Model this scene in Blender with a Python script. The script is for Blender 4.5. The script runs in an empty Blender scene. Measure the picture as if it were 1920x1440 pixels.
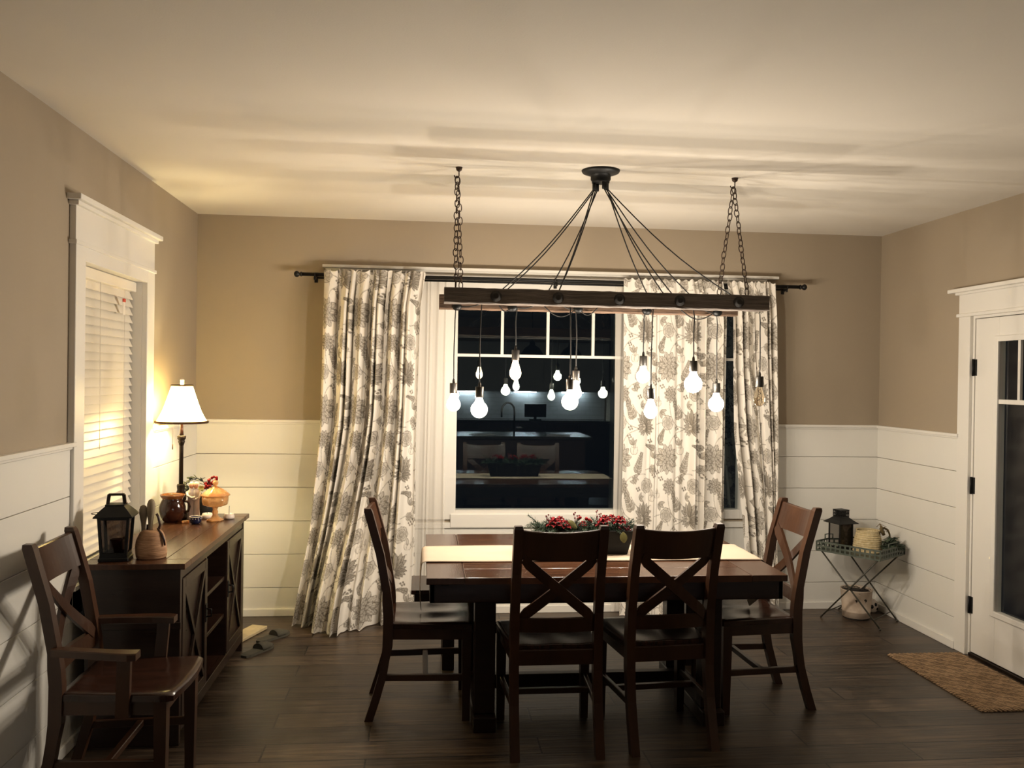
import bpy, bmesh, math, random
import numpy as np
from mathutils import Vector, Matrix
random.seed(7)
S = bpy.context.scene
COL = S.collection
W, H, RAIL = 4.887, 2.74, 1.347          # room width, ceiling height, chair rail height
YF = -9.5                                 # wall at the kitchen end
PI = math.pi

# ------------------------------------------------------------------ helpers
XF = {}                                   # object name -> world matrix of its thing's root

def tag(o, label=None, cat=None, group=None, kind=None):
    if label: o['label'] = label
    if cat: o['category'] = cat
    if group: o['group'] = group
    if kind: o['kind'] = kind
    return o

def thing(name, label, cat, loc=(0, 0, 0), rz=0.0, group=None):
    o = bpy.data.objects.new(name, None)
    o.empty_display_size = 0.1
    COL.objects.link(o)
    o.location = loc
    o.rotation_euler = (0, 0, rz)
    XF[o.name] = Matrix.Translation(Vector(loc)) @ Matrix.Rotation(rz, 4, 'Z')
    return tag(o, label, cat, group)

def copy_tree(o, parent=None):
    c = o.copy()
    COL.objects.link(c)
    c.parent = parent
    XF[c.name] = XF[o.name].copy()
    for ch in list(o.children):
        copy_tree(ch, c)
    return c

def smooth01(t):
    t = max(0.0, min(1.0, t))
    return t * t * (3 - 2 * t)

class MB:
    def __init__(s):
        s.bm = bmesh.new()
    def box(s, x0, x1, y0, y1, z0, z1, bev=0.0, seg=2, rot=None):
        m = Matrix.Translation(((x0 + x1) / 2, (y0 + y1) / 2, (z0 + z1) / 2))
        if rot is not None: m = m @ rot
        m = m @ Matrix.Diagonal((abs(x1 - x0), abs(y1 - y0), abs(z1 - z0), 1))
        r = bmesh.ops.create_cube(s.bm, size=1, matrix=m)
        if bev > 0:
            es = list({e for v in r['verts'] for e in v.link_edges})
            bmesh.ops.bevel(s.bm, geom=es, offset=bev, segments=seg, affect='EDGES', profile=0.5, clamp_overlap=True)
        return s
    def bar(s, p, q, w, h, up=(0, 0, 1), bev=0.0):
        p, q = Vector(p), Vector(q)
        d = (q - p); L = d.length; d.normalize()
        u = Vector(up); a = d.cross(u).normalized(); b = a.cross(d)
        m = Matrix((( d.x, a.x, b.x, 0), (d.y, a.y, b.y, 0), (d.z, a.z, b.z, 0), (0, 0, 0, 1)))
        m = Matrix.Translation((p + q) / 2) @ m @ Matrix.Diagonal((L, w, h, 1))
        r = bmesh.ops.create_cube(s.bm, size=1, matrix=m)
        if bev > 0:
            es = list({e for v in r['verts'] for e in v.link_edges})
            bmesh.ops.bevel(s.bm, geom=es, offset=bev, segments=1, affect='EDGES', profile=0.5, clamp_overlap=True)
        return s
    def rings(s, rings, closed_u=True, cap=True, smooth=True, closed_v=False):
        bm = s.bm
        R = [[bm.verts.new(p) for p in r] for r in rings]
        n = len(R[0])
        pairs = list(zip(R, R[1:]))
        if closed_v: pairs.append((R[-1], R[0]))
        for A, B in pairs:
            for i in range(n if closed_u else n - 1):
                j = (i + 1) % n
                f = bm.faces.new((A[i], A[j], B[j], B[i])); f.smooth = smooth
        if cap and not closed_v:
            if n > 2:
                bm.faces.new(list(reversed(R[0]))); bm.faces.new(R[-1])
        return s
    def tube(s, pts, r, n=8, closed=False, cap=True, rs=None):
        P = [Vector(p) for p in pts]
        N = len(P); rr = rs if rs else [r] * N
        t0 = (P[1] - P[0]).normalized()
        a = t0.orthogonal().normalized()
        rings = []
        for i in range(N):
            if closed: t = (P[(i + 1) % N] - P[i - 1]).normalized()
            elif i == 0: t = (P[1] - P[0]).normalized()
            elif i == N - 1: t = (P[-1] - P[-2]).normalized()
            else: t = ((P[i + 1] - P[i]).normalized() + (P[i] - P[i - 1]).normalized()).normalized()
            a = (a - t * a.dot(t))
            if a.length < 1e-6: a = t.orthogonal()
            a.normalize(); b = t.cross(a)
            rings.append([P[i] + (a * math.cos(2 * PI * k / n) + b * math.sin(2 * PI * k / n)) * rr[i] for k in range(n)])
        return s.rings(rings, True, cap, True, closed)
    def lathe(s, prof, c=(0, 0, 0), n=24, sx=1.0, sy=1.0, cap=True, smooth=True, rot=0.0):
        rings = [[(c[0] + r * sx * math.cos(2 * PI * k / n + rot), c[1] + r * sy * math.sin(2 * PI * k / n + rot), c[2] + z) for k in range(n)] for r, z in prof]
        return s.rings(rings, True, cap, smooth)
    def sphere(s, c, r, sx=1, sy=1, sz=1, n=12, m=8):
        prof = [(max(1e-4, math.sin(PI * i / m)) * r, -math.cos(PI * i / m) * r * sz) for i in range(m + 1)]
        return s.lathe(prof, c, n, sx, sy)
    def prism(s, poly, axis, a, b, smooth=False):
        def P(u, v, w):
            return {0: (w, u, v), 1: (u, w, v), 2: (u, v, w)}[axis]
        A = [s.bm.verts.new(P(u, v, a)) for u, v in poly]
        B = [s.bm.verts.new(P(u, v, b)) for u, v in poly]
        n = len(poly)
        for i in range(n):
            j = (i + 1) % n
            f = s.bm.faces.new((A[i], A[j], B[j], B[i])); f.smooth = smooth
        s.bm.faces.new(list(reversed(A))); s.bm.faces.new(B)
        return s
    def quad(s, pts):
        s.bm.faces.new([s.bm.verts.new(p) for p in pts]); return s
    def sheet(s, fn, nu, nv, th=None):
        bm = s.bm
        R = [[bm.verts.new(fn(i / nu, j / nv)) for i in range(nu + 1)] for j in range(nv + 1)]
        for j in range(nv):
            for i in range(nu):
                f = bm.faces.new((R[j][i], R[j][i + 1], R[j + 1][i + 1], R[j + 1][i])); f.smooth = True
        return s
    def build(s, name, mat, parent=None, world=True, recalc=True):
        if recalc: bmesh.ops.recalc_face_normals(s.bm, faces=s.bm.faces)
        me = bpy.data.meshes.new(name)
        o = bpy.data.objects.new(name, me)
        COL.objects.link(o)
        if parent is not None:
            M = XF[parent.name]
            if world: s.bm.transform(M.inverted())
            o.parent = parent
            XF[o.name] = M.copy()
        else:
            vs = [v.co for v in s.bm.verts]
            lo = [min(v[i] for v in vs) for i in range(3)]; hi = [max(v[i] for v in vs) for i in range(3)]
            c = Vector(((lo[0] + hi[0]) / 2, (lo[1] + hi[1]) / 2, lo[2]))
            M = Matrix.Translation(c)
            s.bm.transform(M.inverted()); o.location = c
            XF[o.name] = M
        s.bm.to_mesh(me); s.bm.free()
        for m in (mat if isinstance(mat, (list, tuple)) else [mat]): me.materials.append(m)
        return o

def struct(mb, name, mat, parent=None):
    o = mb.build(name, mat, parent)
    if parent is None: o['kind'] = 'structure'
    return o

# ------------------------------------------------------------------ materials
def srgb(r, g, b):
    f = lambda c: (c / 255 / 12.92) if c / 255 <= 0.04045 else ((c / 255 + 0.055) / 1.055) ** 2.4
    return (f(r), f(g), f(b), 1)

def base(name):
    m = bpy.data.materials.new(name); m.use_nodes = True
    nt = m.node_tree
    return m, nt, nt.nodes['Principled BSDF']

def N(nt, t, **kw):
    n = nt.nodes.new(t)
    for k, v in kw.items():
        if k in n.inputs.keys(): n.inputs[k].default_value = v
        else: setattr(n, k, v)
    return n

def coords(nt, scale=(1, 1, 1), rot=(0, 0, 0)):
    tc = N(nt, 'ShaderNodeTexCoord'); mp = N(nt, 'ShaderNodeMapping')
    mp.inputs['Scale'].default_value = scale; mp.inputs['Rotation'].default_value = rot
    nt.links.new(tc.outputs['Object'], mp.inputs['Vector'])
    return mp.outputs['Vector']

def paint(name, c, rough=0.6, var=0.04, scale=6, bump=0.0, bscale=90, metallic=0.0, stretch=(1, 1, 1), c2=None, coat=0.0, rvar=0.0):
    m, nt, p = base(name); L = nt.links.new
    v = coords(nt, stretch)
    no = N(nt, 'ShaderNodeTexNoise', Scale=scale, Detail=4.0)
    L(v, no.inputs['Vector'])
    r = N(nt, 'ShaderNodeValToRGB')
    if c2 is None: c2 = tuple(x * (1 - 2 * var) for x in c[:3]) + (1,)
    r.color_ramp.elements[0].position = .3; r.color_ramp.elements[1].position = .7
    r.color_ramp.elements[0].color = c2; r.color_ramp.elements[1].color = c
    L(no.outputs['Fac'], r.inputs['Fac']); L(r.outputs['Color'], p.inputs['Base Color'])
    p.inputs['Roughness'].default_value = rough; p.inputs['Metallic'].default_value = metallic
    if coat: p.inputs['Coat Weight'].default_value = coat; p.inputs['Coat Roughness'].default_value = .12
    if rvar:
        mr = N(nt, 'ShaderNodeMapRange'); mr.inputs['To Min'].default_value = rough - rvar; mr.inputs['To Max'].default_value = rough + rvar
        L(no.outputs['Fac'], mr.inputs['Value']); L(mr.outputs['Result'], p.inputs['Roughness'])
    if bump:
        n2 = N(nt, 'ShaderNodeTexNoise', Scale=bscale, Detail=3.0); L(v, n2.inputs['Vector'])
        b = N(nt, 'ShaderNodeBump', Strength=bump, Distance=0.004); L(n2.outputs['Fac'], b.inputs['Height']); L(b.outputs['Normal'], p.inputs['Normal'])
    return m

WALL = paint('wall_paint', srgb(156, 142, 122), .75, .01, 3, .08, 220)
CEIL = paint('ceiling_paint', srgb(217, 210, 198), .85, .01, 3, .1, 160)
WHITE = paint('white_trim', srgb(224, 220, 212), .38, .01, 4)
SHIP = paint('shiplap_white', srgb(222, 219, 211), .45, .015, 3)
DARKWOOD = paint('dark_wood', (.022, .010, .006, 1), .30, .2, 5, .10, 40, stretch=(1, 1, 8), c2=(.014, .006, .004, 1), rvar=.06)
CHAIRWOOD = paint('chair_wood', (.054, .021, .008, 1), .33, .2, 7, .10, 40, stretch=(1, 1, .2), c2=(.024, .009, .004, 1), rvar=.06)
SEATWOOD = paint('seat_wood', (.040, .015, .009, 1), .22, .2, 7, .05, 40, stretch=(6, 1, 1), c2=(.018, .008, .005, 1), rvar=.05)
TABLEWOOD = paint('table_wood', (.092, .038, .018, 1), .17, .2, 5, .10, 30, stretch=(1, 14, 1), c2=(.036, .015, .008, 1), rvar=.05)
TABLEEND = paint('table_end_wood', (.066, .032, .018, 1), .22, .2, 5, .08, 30, stretch=(14, 1, 1), c2=(.050, .022, .013, 1), rvar=.05)
SIDETOP = paint('sideboard_top_wood', (.082, .032, .015, 1), .22, .2, 5, .08, 30, stretch=(10, 1, 1), c2=(.05, .020, .010, 1), rvar=.05)
BLACKMET = paint('black_metal', (.005, .005, .005, 1), .46, .1, 20)
BLACKMET.node_tree.nodes['Principled BSDF'].inputs['Specular IOR Level'].default_value = .3
BRONZE = paint('aged_bronze', (.030, .018, .012, 1), .45, .2, 30, metallic=.6)
BOLTM = paint('bolt_iron', (.020, .016, .013, 1), .9, .3, 40)
CHAINM = paint('rusty_chain', (.055, .030, .018, 1), .5, .2, 60, metallic=.5)
BEAM = paint('weathered_beam', (.135, .105, .085, 1), .8, .2, 6, .9, 18, stretch=(1, 14, 14), c2=(.060, .047, .038, 1))
RAWBEAM = paint('raw_beam', (.13, .075, .042, 1), .8, .2, 6, .9, 18, stretch=(1, 14, 14), c2=(.055, .030, .018, 1))
CORD = paint('cloth_cord', (.012, .011, .010, 1), .8, .1, 60)
BRASS = paint('brushed_nickel_socket', (.10, .085, .070, 1), .35, .1, 30, metallic=.9)
LINEN = paint('linen_runner', srgb(190, 172, 150), .9, .02, 10, .5, 500)
BLIND = paint('blind_slat', srgb(232, 224, 208), .30, .01, 5)
GREEN = paint('pine_green', (.030, .060, .026, 1), .6, .2, 30, c2=(.012, .030, .014, 1))
OLIVE = paint('olive_leaf', (.20, .19, .06, 1), .5, .2, 30)
HOLLY = paint('holly_leaf', (.035, .040, .022, 1), .5, .2, 30)
RED = paint('red_petals', (.20, .002, .005, 1), .8, .2, 40, c2=(.10, .001, .003, 1))
BERRY = paint('red_berry', (.24, .006, .006, 1), .3, .2, 60)
BURG = paint('burgundy_berry', (.16, .008, .014, 1), .3, .2, 60)
CREAM = paint('cream_petals', (.60, .52, .20, 1), .6, .1, 40)
DKBOX = paint('dark_planter', (.006, .007, .007, 1), .7, .2, 20)
for m_ in (RED, BERRY):
    m_.node_tree.nodes['Principled BSDF'].inputs['Specular IOR Level'].default_value = .2
POT = paint('brown_glaze', (.050, .014, .007, 1), .10, .2, 12, c2=(.022, .007, .004, 1))
POTRIM = paint('orange_glaze', (.22, .075, .020, 1), .15, .2, 20)
PORC = paint('white_porcelain', srgb(222, 208, 196), .25, .03, 12)
SKIN = paint('peach_porcelain', srgb(206, 150, 118), .3, .03, 12)
HAIR = paint('pale_hair_porcelain', srgb(236, 222, 196), .3, .03, 12)
BLUE = paint('navy_glaze', (.010, .014, .045, 1), .12, .2, 20)
CARVED = paint('carved_tan_wood', srgb(188, 146, 108), .75, .2, 16, .8, 22, stretch=(1, 1, 6), c2=srgb(140, 102, 72))
PALEFIG = paint('pale_carved_wood', srgb(140, 124, 98), .7, .1, 14, .3, 30)
UMBER = paint('umber_strap', (.05, .018, .010, 1), .3, .2, 30)
SAGE = paint('sage_metal', srgb(84, 90, 80), .5, .15, 20, c2=srgb(52, 60, 52))
LEGM = paint('aged_leg_metal', srgb(66, 62, 50), .5, .15, 20, c2=srgb(42, 42, 34))
ROPE = paint('cream_rope', srgb(206, 190, 152), .9, .1, 60, .8, 260, c2=srgb(176, 156, 114))
SOIL = paint('dry_soil', (.035, .025, .018, 1), .9, .3, 60, 1, 60)
BUCKET = paint('whitewashed_bucket', srgb(206, 190, 172), .6, .15, 9, c2=srgb(160, 140, 122))
DRIFT = paint('driftwood', srgb(120, 100, 60), .8, .2, 40, .6, 90, c2=srgb(70, 60, 40))
SUCC = paint('dusty_green_leaf', srgb(70, 84, 62), .7, .2, 40, c2=srgb(34, 44, 36))
TAN = paint('tan_ceramic', srgb(168, 132, 98), .5, .1, 20)
PAPER = paint('pale_board', srgb(196, 178, 140), .8, .1, 20)
SLIP = paint('grey_slipper', srgb(78, 74, 62), .85, .1, 40)
TAGRED = paint('tag_red', (.55, .06, .03, 1), .5)
TAGWH = paint('tag_white', srgb(232, 224, 210), .6)
KCAB = paint('kitchen_cabinet', (.030, .020, .016, 1), .5, .1, 5)
KWALL = paint('kitchen_upper_paint', (.55, .55, .53, 1), .5, .05, 5)
KISL = paint('island_paint', (.045, .018, .014, 1), .45, .1, 5)
KTOP = paint('granite_top', (.10, .095, .09, 1), .12, .3, 90)
KPAP = paint('white_paper', (.8, .8, .8, 1), .8)
STEEL = paint('steel', (.5, .5, .5, 1), .25, .05, 8, metallic=1)
PINK = paint('plate_white', srgb(230, 226, 218), .4)
GOLD = paint('fringe_gold', srgb(84, 52, 18), .8, .2, 60, .6, 300)
CREAMW = paint('candle_wax', srgb(226, 206, 170), .5, .03, 10)
SOCKD = paint('dark_socket', (.05, .045, .040, 1), .38, .1, 30, metallic=.7)

def floor_mat():
    m, nt, p = base('scraped_plank_floor'); L = nt.links.new
    tc = N(nt, 'ShaderNodeTexCoord'); mp = N(nt, 'ShaderNodeMapping'); mp.inputs['Location'].default_value = (.2, .045, 0)
    L(tc.outputs['Object'], mp.inputs['Vector'])
    br = N(nt, 'ShaderNodeTexBrick', offset=.37, offset_frequency=2, squash=1.0)
    for k, v in {'Scale': 1.0, 'Brick Width': 1.22, 'Row Height': .178, 'Mortar Size': .0042, 'Mortar Smooth': .1, 'Bias': 0.0}.items(): br.inputs[k].default_value = v
    br.inputs['Color1'].default_value = (0, 0, 0, 1); br.inputs['Color2'].default_value = (1, 1, 1, 1); br.inputs['Mortar'].default_value = (.5, .5, .5, 1)
    L(mp.outputs['Vector'], br.inputs['Vector'])
    mp2 = N(nt, 'ShaderNodeMapping'); mp2.inputs['Scale'].default_value = (1.0, 14, 1)
    L(tc.outputs['Object'], mp2.inputs['Vector'])
    add = N(nt, 'ShaderNodeVectorMath', operation='ADD'); L(mp2.outputs['Vector'], add.inputs[0])
    sc = N(nt, 'ShaderNodeVectorMath', operation='SCALE'); sc.inputs['Scale'].default_value = 7.0
    L(br.outputs['Color'], sc.inputs[0]); L(sc.outputs['Vector'], add.inputs[1])
    no = N(nt, 'ShaderNodeTexNoise', Scale=3.2, Detail=7.0, Roughness=.62, Distortion=.6); L(add.outputs['Vector'], no.inputs['Vector'])
    ramp = N(nt, 'ShaderNodeValToRGB')
    e = ramp.color_ramp.elements; e[0].position = .28; e[0].color = (.014, .009, .006, 1); e[1].position = .72; e[1].color = (.125, .086, .056, 1)
    x = e.new(.5); x.color = (.054, .036, .023, 1)
    L(no.outputs['Fac'], ramp.inputs['Fac'])
    mr = N(nt, 'ShaderNodeMapRange'); mr.inputs['To Min'].default_value = .62; mr.inputs['To Max'].default_value = 1.35
    L(br.outputs['Color'], mr.inputs['Value'])
    mul = N(nt, 'ShaderNodeVectorMath', operation='SCALE'); L(ramp.outputs['Color'], mul.inputs[0]); L(mr.outputs['Result'], mul.inputs['Scale'])
    mx = N(nt, 'ShaderNodeMix', data_type='RGBA'); L(br.outputs['Fac'], mx.inputs['Factor'])
    L(mul.outputs['Vector'], mx.inputs['A']); mx.inputs['B'].default_value = (.006, .004, .003, 1)
    L(mx.outputs['Result'], p.inputs['Base Color'])
    p.inputs['Roughness'].default_value = .36
    rr = N(nt, 'ShaderNodeMapRange'); rr.inputs['To Min'].default_value = .28; rr.inputs['To Max'].default_value = .5
    L(no.outputs['Fac'], rr.inputs['Value']); L(rr.outputs['Result'], p.inputs['Roughness'])
    b1 = N(nt, 'ShaderNodeBump', Strength=.45, Distance=.004); L(no.outputs['Fac'], b1.inputs['Height'])
    b2 = N(nt, 'ShaderNodeBump', Strength=.8, Distance=.004, invert=True); L(br.outputs['Fac'], b2.inputs['Height']); L(b1.outputs['Normal'], b2.inputs['Normal'])
    L(b2.outputs['Normal'], p.inputs['Normal'])
    return m
FLOOR = floor_mat()

def pane_mat(name='night_window_pane', lo=.075, hi=1.0, rough=0.0, tint=(.80, .97, 1, 1)):
    m, nt, p = base(name); nt.nodes.remove(p); L = nt.links.new
    fr = N(nt, 'ShaderNodeFresnel', IOR=1.52)
    mr = N(nt, 'ShaderNodeMapRange'); mr.inputs['To Min'].default_value = lo; mr.inputs['To Max'].default_value = hi
    L(fr.outputs['Fac'], mr.inputs['Value'])
    tr = N(nt, 'ShaderNodeBsdfTransparent'); gl = N(nt, 'ShaderNodeBsdfGlossy'); gl.inputs['Roughness'].default_value = rough
    gl.inputs['Color'].default_value = tint; tr.inputs['Color'].default_value = (.9, .93, .92, 1)
    mx = N(nt, 'ShaderNodeMixShader'); L(mr.outputs['Result'], mx.inputs['Fac']); L(tr.outputs[0], mx.inputs[1]); L(gl.outputs[0], mx.inputs[2])
    L(mx.outputs[0], nt.nodes['Material Output'].inputs['Surface'])
    return m
PANE = pane_mat()
DOORPANE = pane_mat('door_glass_pane', .0, .10, .10, (1, .97, .92, 1))

def lantern_glass():
    m, nt, p = base('thin_smoky_glass'); nt.nodes.remove(p); L = nt.links.new
    fr = N(nt, 'ShaderNodeFresnel', IOR=1.5)
    tr = N(nt, 'ShaderNodeBsdfTransparent'); gl = N(nt, 'ShaderNodeBsdfGlossy'); gl.inputs['Roughness'].default_value = .05
    tr.inputs['Color'].default_value = (.22, .19, .18, 1)
    mx = N(nt, 'ShaderNodeMixShader'); L(fr.outputs['Fac'], mx.inputs['Fac']); L(tr.outputs[0], mx.inputs[1]); L(gl.outputs[0], mx.inputs[2])
    L(mx.outputs[0], nt.nodes['Material Output'].inputs['Surface'])
    return m
LGLASS = lantern_glass()

def bulb_mat(name, col, strength):
    """lit bulb: clear envelope that also glows"""
    m, nt, p = base(name); nt.nodes.remove(p); L = nt.links.new
    tr = N(nt, 'ShaderNodeBsdfTransparent'); em = N(nt, 'ShaderNodeEmission'); em.inputs['Color'].default_value = col; em.inputs['Strength'].default_value = strength
    ad = N(nt, 'ShaderNodeAddShader'); L(tr.outputs[0], ad.inputs[0]); L(em.outputs[0], ad.inputs[1])
    L(ad.outputs[0], nt.nodes['Material Output'].inputs['Surface'])
    return m
BULBON = bulb_mat('lit_bulb_glass', (1, .86, .64, 1), 9.0)
BULBWARM = bulb_mat('lit_warm_bulb_glass', (1, .66, .40, 1), 5.0)
def emis(name, col, st):
    m, nt, p = base(name); p.inputs['Base Color'].default_value = (0, 0, 0, 1)
    p.inputs['Emission Color'].default_value = col; p.inputs['Emission Strength'].default_value = st
    return m
FILAMENT = emis('glowing_filament', (1, .70, .38, 1), 60)
UCL = emis('under_cabinet_led', (.88, .95, 1, 1), 45)

def clear_glass(name, col, rough=.02):
    m, nt, p = base(name)
    p.inputs['Base Color'].default_value = col; p.inputs['Roughness'].default_value = rough
    p.inputs['Transmission Weight'].default_value = 1.0; p.inputs['IOR'].default_value = 1.2
    return m
BULBOFF = clear_glass('unlit_amber_bulb_glass', (1, .86, .66, 1))

def amber_mat():
    m, nt, p = base('amber_glass'); L = nt.links.new
    p.inputs['Base Color'].default_value = (1.0, .56, .22, 1); p.inputs['Roughness'].default_value = .12
    p.inputs['Transmission Weight'].default_value = .6; p.inputs['Coat Weight'].default_value = .6
    wv = N(nt, 'ShaderNodeTexVoronoi', Scale=55.0); L(coords(nt), wv.inputs['Vector'])
    b = N(nt, 'ShaderNodeBump', Strength=.5, Distance=.004); L(wv.outputs['Distance'], b.inputs['Height']); L(b.outputs['Normal'], p.inputs['Normal'])
    return m
AMBER = amber_mat()

def cloth_mat(name, attr, trans=.35):
    m, nt, p = base(name); L = nt.links.new
    nt.nodes.remove(p)
    a = N(nt, 'ShaderNodeAttribute'); a.attribute_name = attr
    d = N(nt, 'ShaderNodeBsdfDiffuse'); t = N(nt, 'ShaderNodeBsdfTranslucent')
    L(a.outputs['Color'], d.inputs['Color']); L(a.outputs['Color'], t.inputs['Color'])
    nn = N(nt, 'ShaderNodeTexNoise', Scale=700.0, Detail=2.0); L(coords(nt), nn.inputs['Vector'])
    b = N(nt, 'ShaderNodeBump', Strength=.15, Distance=.001); L(nn.outputs['Fac'], b.inputs['Height']); L(b.outputs['Normal'], d.inputs['Normal'])
    mx = N(nt, 'ShaderNodeMixShader'); mx.inputs['Fac'].default_value = trans
    L(d.outputs[0], mx.inputs[1]); L(t.outputs[0], mx.inputs[2]); L(mx.outputs[0], nt.nodes['Material Output'].inputs['Surface'])
    return m
FLORAL = cloth_mat('floral_print_cloth', 'print', .12)

def sheer_mat():
    m, nt, p = base('sheer_voile'); nt.nodes.remove(p); L = nt.links.new
    d = N(nt, 'ShaderNodeBsdfDiffuse'); d.inputs['Color'].default_value = srgb(238, 232, 222)
    t = N(nt, 'ShaderNodeBsdfTransparent')
    mx = N(nt, 'ShaderNodeMixShader'); mx.inputs['Fac'].default_value = .5; L(t.outputs[0], mx.inputs[1]); L(d.outputs[0], mx.inputs[2])
    L(mx.outputs[0], nt.nodes['Material Output'].inputs['Surface'])
    return m
SHEER = sheer_mat()

def shade_mat():
    m, nt, p = base('lamp_shade_fabric'); nt.nodes.remove(p); L = nt.links.new
    d = N(nt, 'ShaderNodeBsdfDiffuse'); t = N(nt, 'ShaderNodeBsdfTranslucent')
    no = N(nt, 'ShaderNodeTexNoise', Scale=300.0); L(coords(nt, (1, 1, .1)), no.inputs['Vector'])
    r = N(nt, 'ShaderNodeValToRGB'); r.color_ramp.elements[0].color = srgb(236, 220, 178); r.color_ramp.elements[1].color = srgb(248, 238, 206); L(no.outputs['Fac'], r.inputs['Fac'])
    L(r.outputs['Color'], d.inputs['Color']); L(r.outputs['Color'], t.inputs['Color'])
    mx = N(nt, 'ShaderNodeMixShader'); mx.inputs['Fac'].default_value = .55
    L(d.outputs[0], mx.inputs[1]); L(t.outputs[0], mx.inputs[2]); L(mx.outputs[0], nt.nodes['Material Output'].inputs['Surface'])
    return m
SHADE = shade_mat()

def jute_mat():
    m, nt, p = base('jute_braid'); L = nt.links.new
    v = coords(nt)
    w = N(nt, 'ShaderNodeTexWave', Scale=28.0, Distortion=2.5, bands_direction='DIAGONAL'); w.inputs['Detail'].default_value = 2; L(v, w.inputs['Vector'])
    n = N(nt, 'ShaderNodeTexNoise', Scale=60.0, Detail=4.0); L(v, n.inputs['Vector'])
    mx = N(nt, 'ShaderNodeMix', data_type='FLOAT'); mx.inputs['Factor'].default_value = .5; L(w.outputs['Fac'], mx.inputs['A']); L(n.outputs['Fac'], mx.inputs['B'])
    r = N(nt, 'ShaderNodeValToRGB'); e = r.color_ramp.elements
    e[0].position = .3; e[0].color = srgb(92, 72, 52); e[1].position = .7; e[1].color = srgb(166, 136, 102)
    L(mx.outputs['Result'], r.inputs['Fac']); L(r.outputs['Color'], p.inputs['Base Color']); p.inputs['Roughness'].default_value = .95
    b = N(nt, 'ShaderNodeBump', Strength=.8, Distance=.006); L(mx.outputs['Result'], b.inputs['Height']); L(b.outputs['Normal'], p.inputs['Normal'])
    return m
JUTE = jute_mat()

def tile_mat():
    m, nt, p = base('backsplash_tile'); L = nt.links.new
    br = N(nt, 'ShaderNodeTexBrick'); br.inputs['Scale'].default_value = 1; br.inputs['Brick Width'].default_value = .15; br.inputs['Row Height'].default_value = .075; br.inputs['Mortar Size'].default_value = .002
    br.inputs['Color1'].default_value = (.78, .80, .80, 1); br.inputs['Color2'].default_value = (.72, .74, .74, 1); br.inputs['Mortar'].default_value = (.4, .4, .4, 1)
    L(coords(nt, rot=(PI / 2, 0, 0)), br.inputs['Vector']); L(br.outputs['Color'], p.inputs['Base Color']); p.inputs['Roughness'].default_value = .3
    return m
TILE = tile_mat()

# ------------------------------------------------------------------ the room shell
YO = -4.35      # the left wall ends here; unseen opening added so bounce light leaks out
struct(MB().box(-.2, W + .2, YF - .2, .2, -.1, 0).box(-4.5, -.2, YF - .2, YO, -.1, 0), 'floor', FLOOR)
struct(MB().box(-.2, W + .2, YF - .2, .2, H, H + .1).box(-4.5, -.2, YF - .2, YO, H, H + .1), 'ceiling', CEIL)
# back wall with a wide window opening
WX0, WX1, WZ0, WZ1 = .955, 3.905, .66, 2.235
b = MB()
b.box(-.2, WX0, 0, .18, 0, H); b.box(WX1, W + .2, 0, .18, 0, H)
b.box(WX0, WX1, 0, .18, 0, WZ0); b.box(WX0, WX1, 0, .18, WZ1, H)
struct(b, 'wall_back', WALL)
# left wall with a window opening
LY0, LY1, LZ0, LZ1 = -2.03, -1.135, .70, 2.165
b = MB()
b.box(-.2, 0, YO, LY0, 0, H); b.box(-.2, 0, LY1, 0, 0, H)
b.box(-.2, 0, LY0, LY1, 0, LZ0); b.box(-.2, 0, LY0, LY1, LZ1, H)
struct(b, 'wall_left', WALL)
# right wall with the door opening
DY0, DY1, DZ1 = -2.045, -1.085, 2.075
b = MB()
b.box(W, W + .2, DY1, 0, 0, H); b.box(W, W + .2, YF, DY0, 0, H); b.box(W, W + .2, DY0, DY1, DZ1, H)
struct(b, 'wall_right', WALL)
struct(MB().box(-.2, W + .2, YF - .2, YF, 0, H), 'wall_front', WALL)

# shiplap wainscot boards
EDGES = [.0, .194, .423, .652, .883, 1.112, 1.325]
def boards_x(b, x0, x1, y0, y1, zlo=0, zhi=9, th=None):
    for z0, z1 in zip(EDGES, EDGES[1:]):
        a, c = max(z0 + .0016, zlo), min(z1 - .0016, zhi)
        if c - a > .004: b.box(x0, x1, y0, y1, a, c, .0012, 1)
T = .014
b = MB()
boards_x(b, 0, .84, -T, 0); boards_x(b, 4.02, W, -T, 0); boards_x(b, .84, 4.02, -T, 0, 0, .60)
struct(b, 'trim_1', SHIP)
b = MB()
boards_x(b, 0, T, YO, -2.128); boards_x(b, 0, T, -1.022, -T); boards_x(b, 0, T, -2.128, -1.022, 0, .60)
struct(b, 'trim_2', SHIP)
b = MB()
boards_x(b, W - T, W, -.985, -T); boards_x(b, W - T, W, -5.2, -2.16)
struct(b, 'trim_3', SHIP)
# chair rails: flat cap over a small bead
def rail(x0, x1, y0, y1, d):
    """d: which side sticks out ('-y','+x','-x')"""
    b = MB()
    if d == '-y':
        b.box(x0, x1, -.034, 0, RAIL - .019, RAIL, .002, 1); b.box(x0, x1, -.024, 0, RAIL - .031, RAIL - .018, .003, 1)
    elif d == '+x':
        b.box(0, .034, y0, y1, RAIL - .019, RAIL, .002, 1); b.box(0, .024, y0, y1, RAIL - .031, RAIL - .018, .003, 1)
    else:
        b.box(W - .034, W, y0, y1, RAIL - .019, RAIL, .002, 1); b.box(W - .024, W, y0, y1, RAIL - .031, RAIL - .018, .003, 1)
    return b
struct(rail(0, .86, 0, 0, '-y'), 'trim_4', WHITE)
struct(rail(4.00, W, 0, 0, '-y'), 'trim_5', WHITE)
struct(rail(0, 0, YO, -2.105, '+x'), 'trim_6', WHITE)
struct(rail(0, 0, -1.03, -.034, '+x'), 'trim_7', WHITE)
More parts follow.
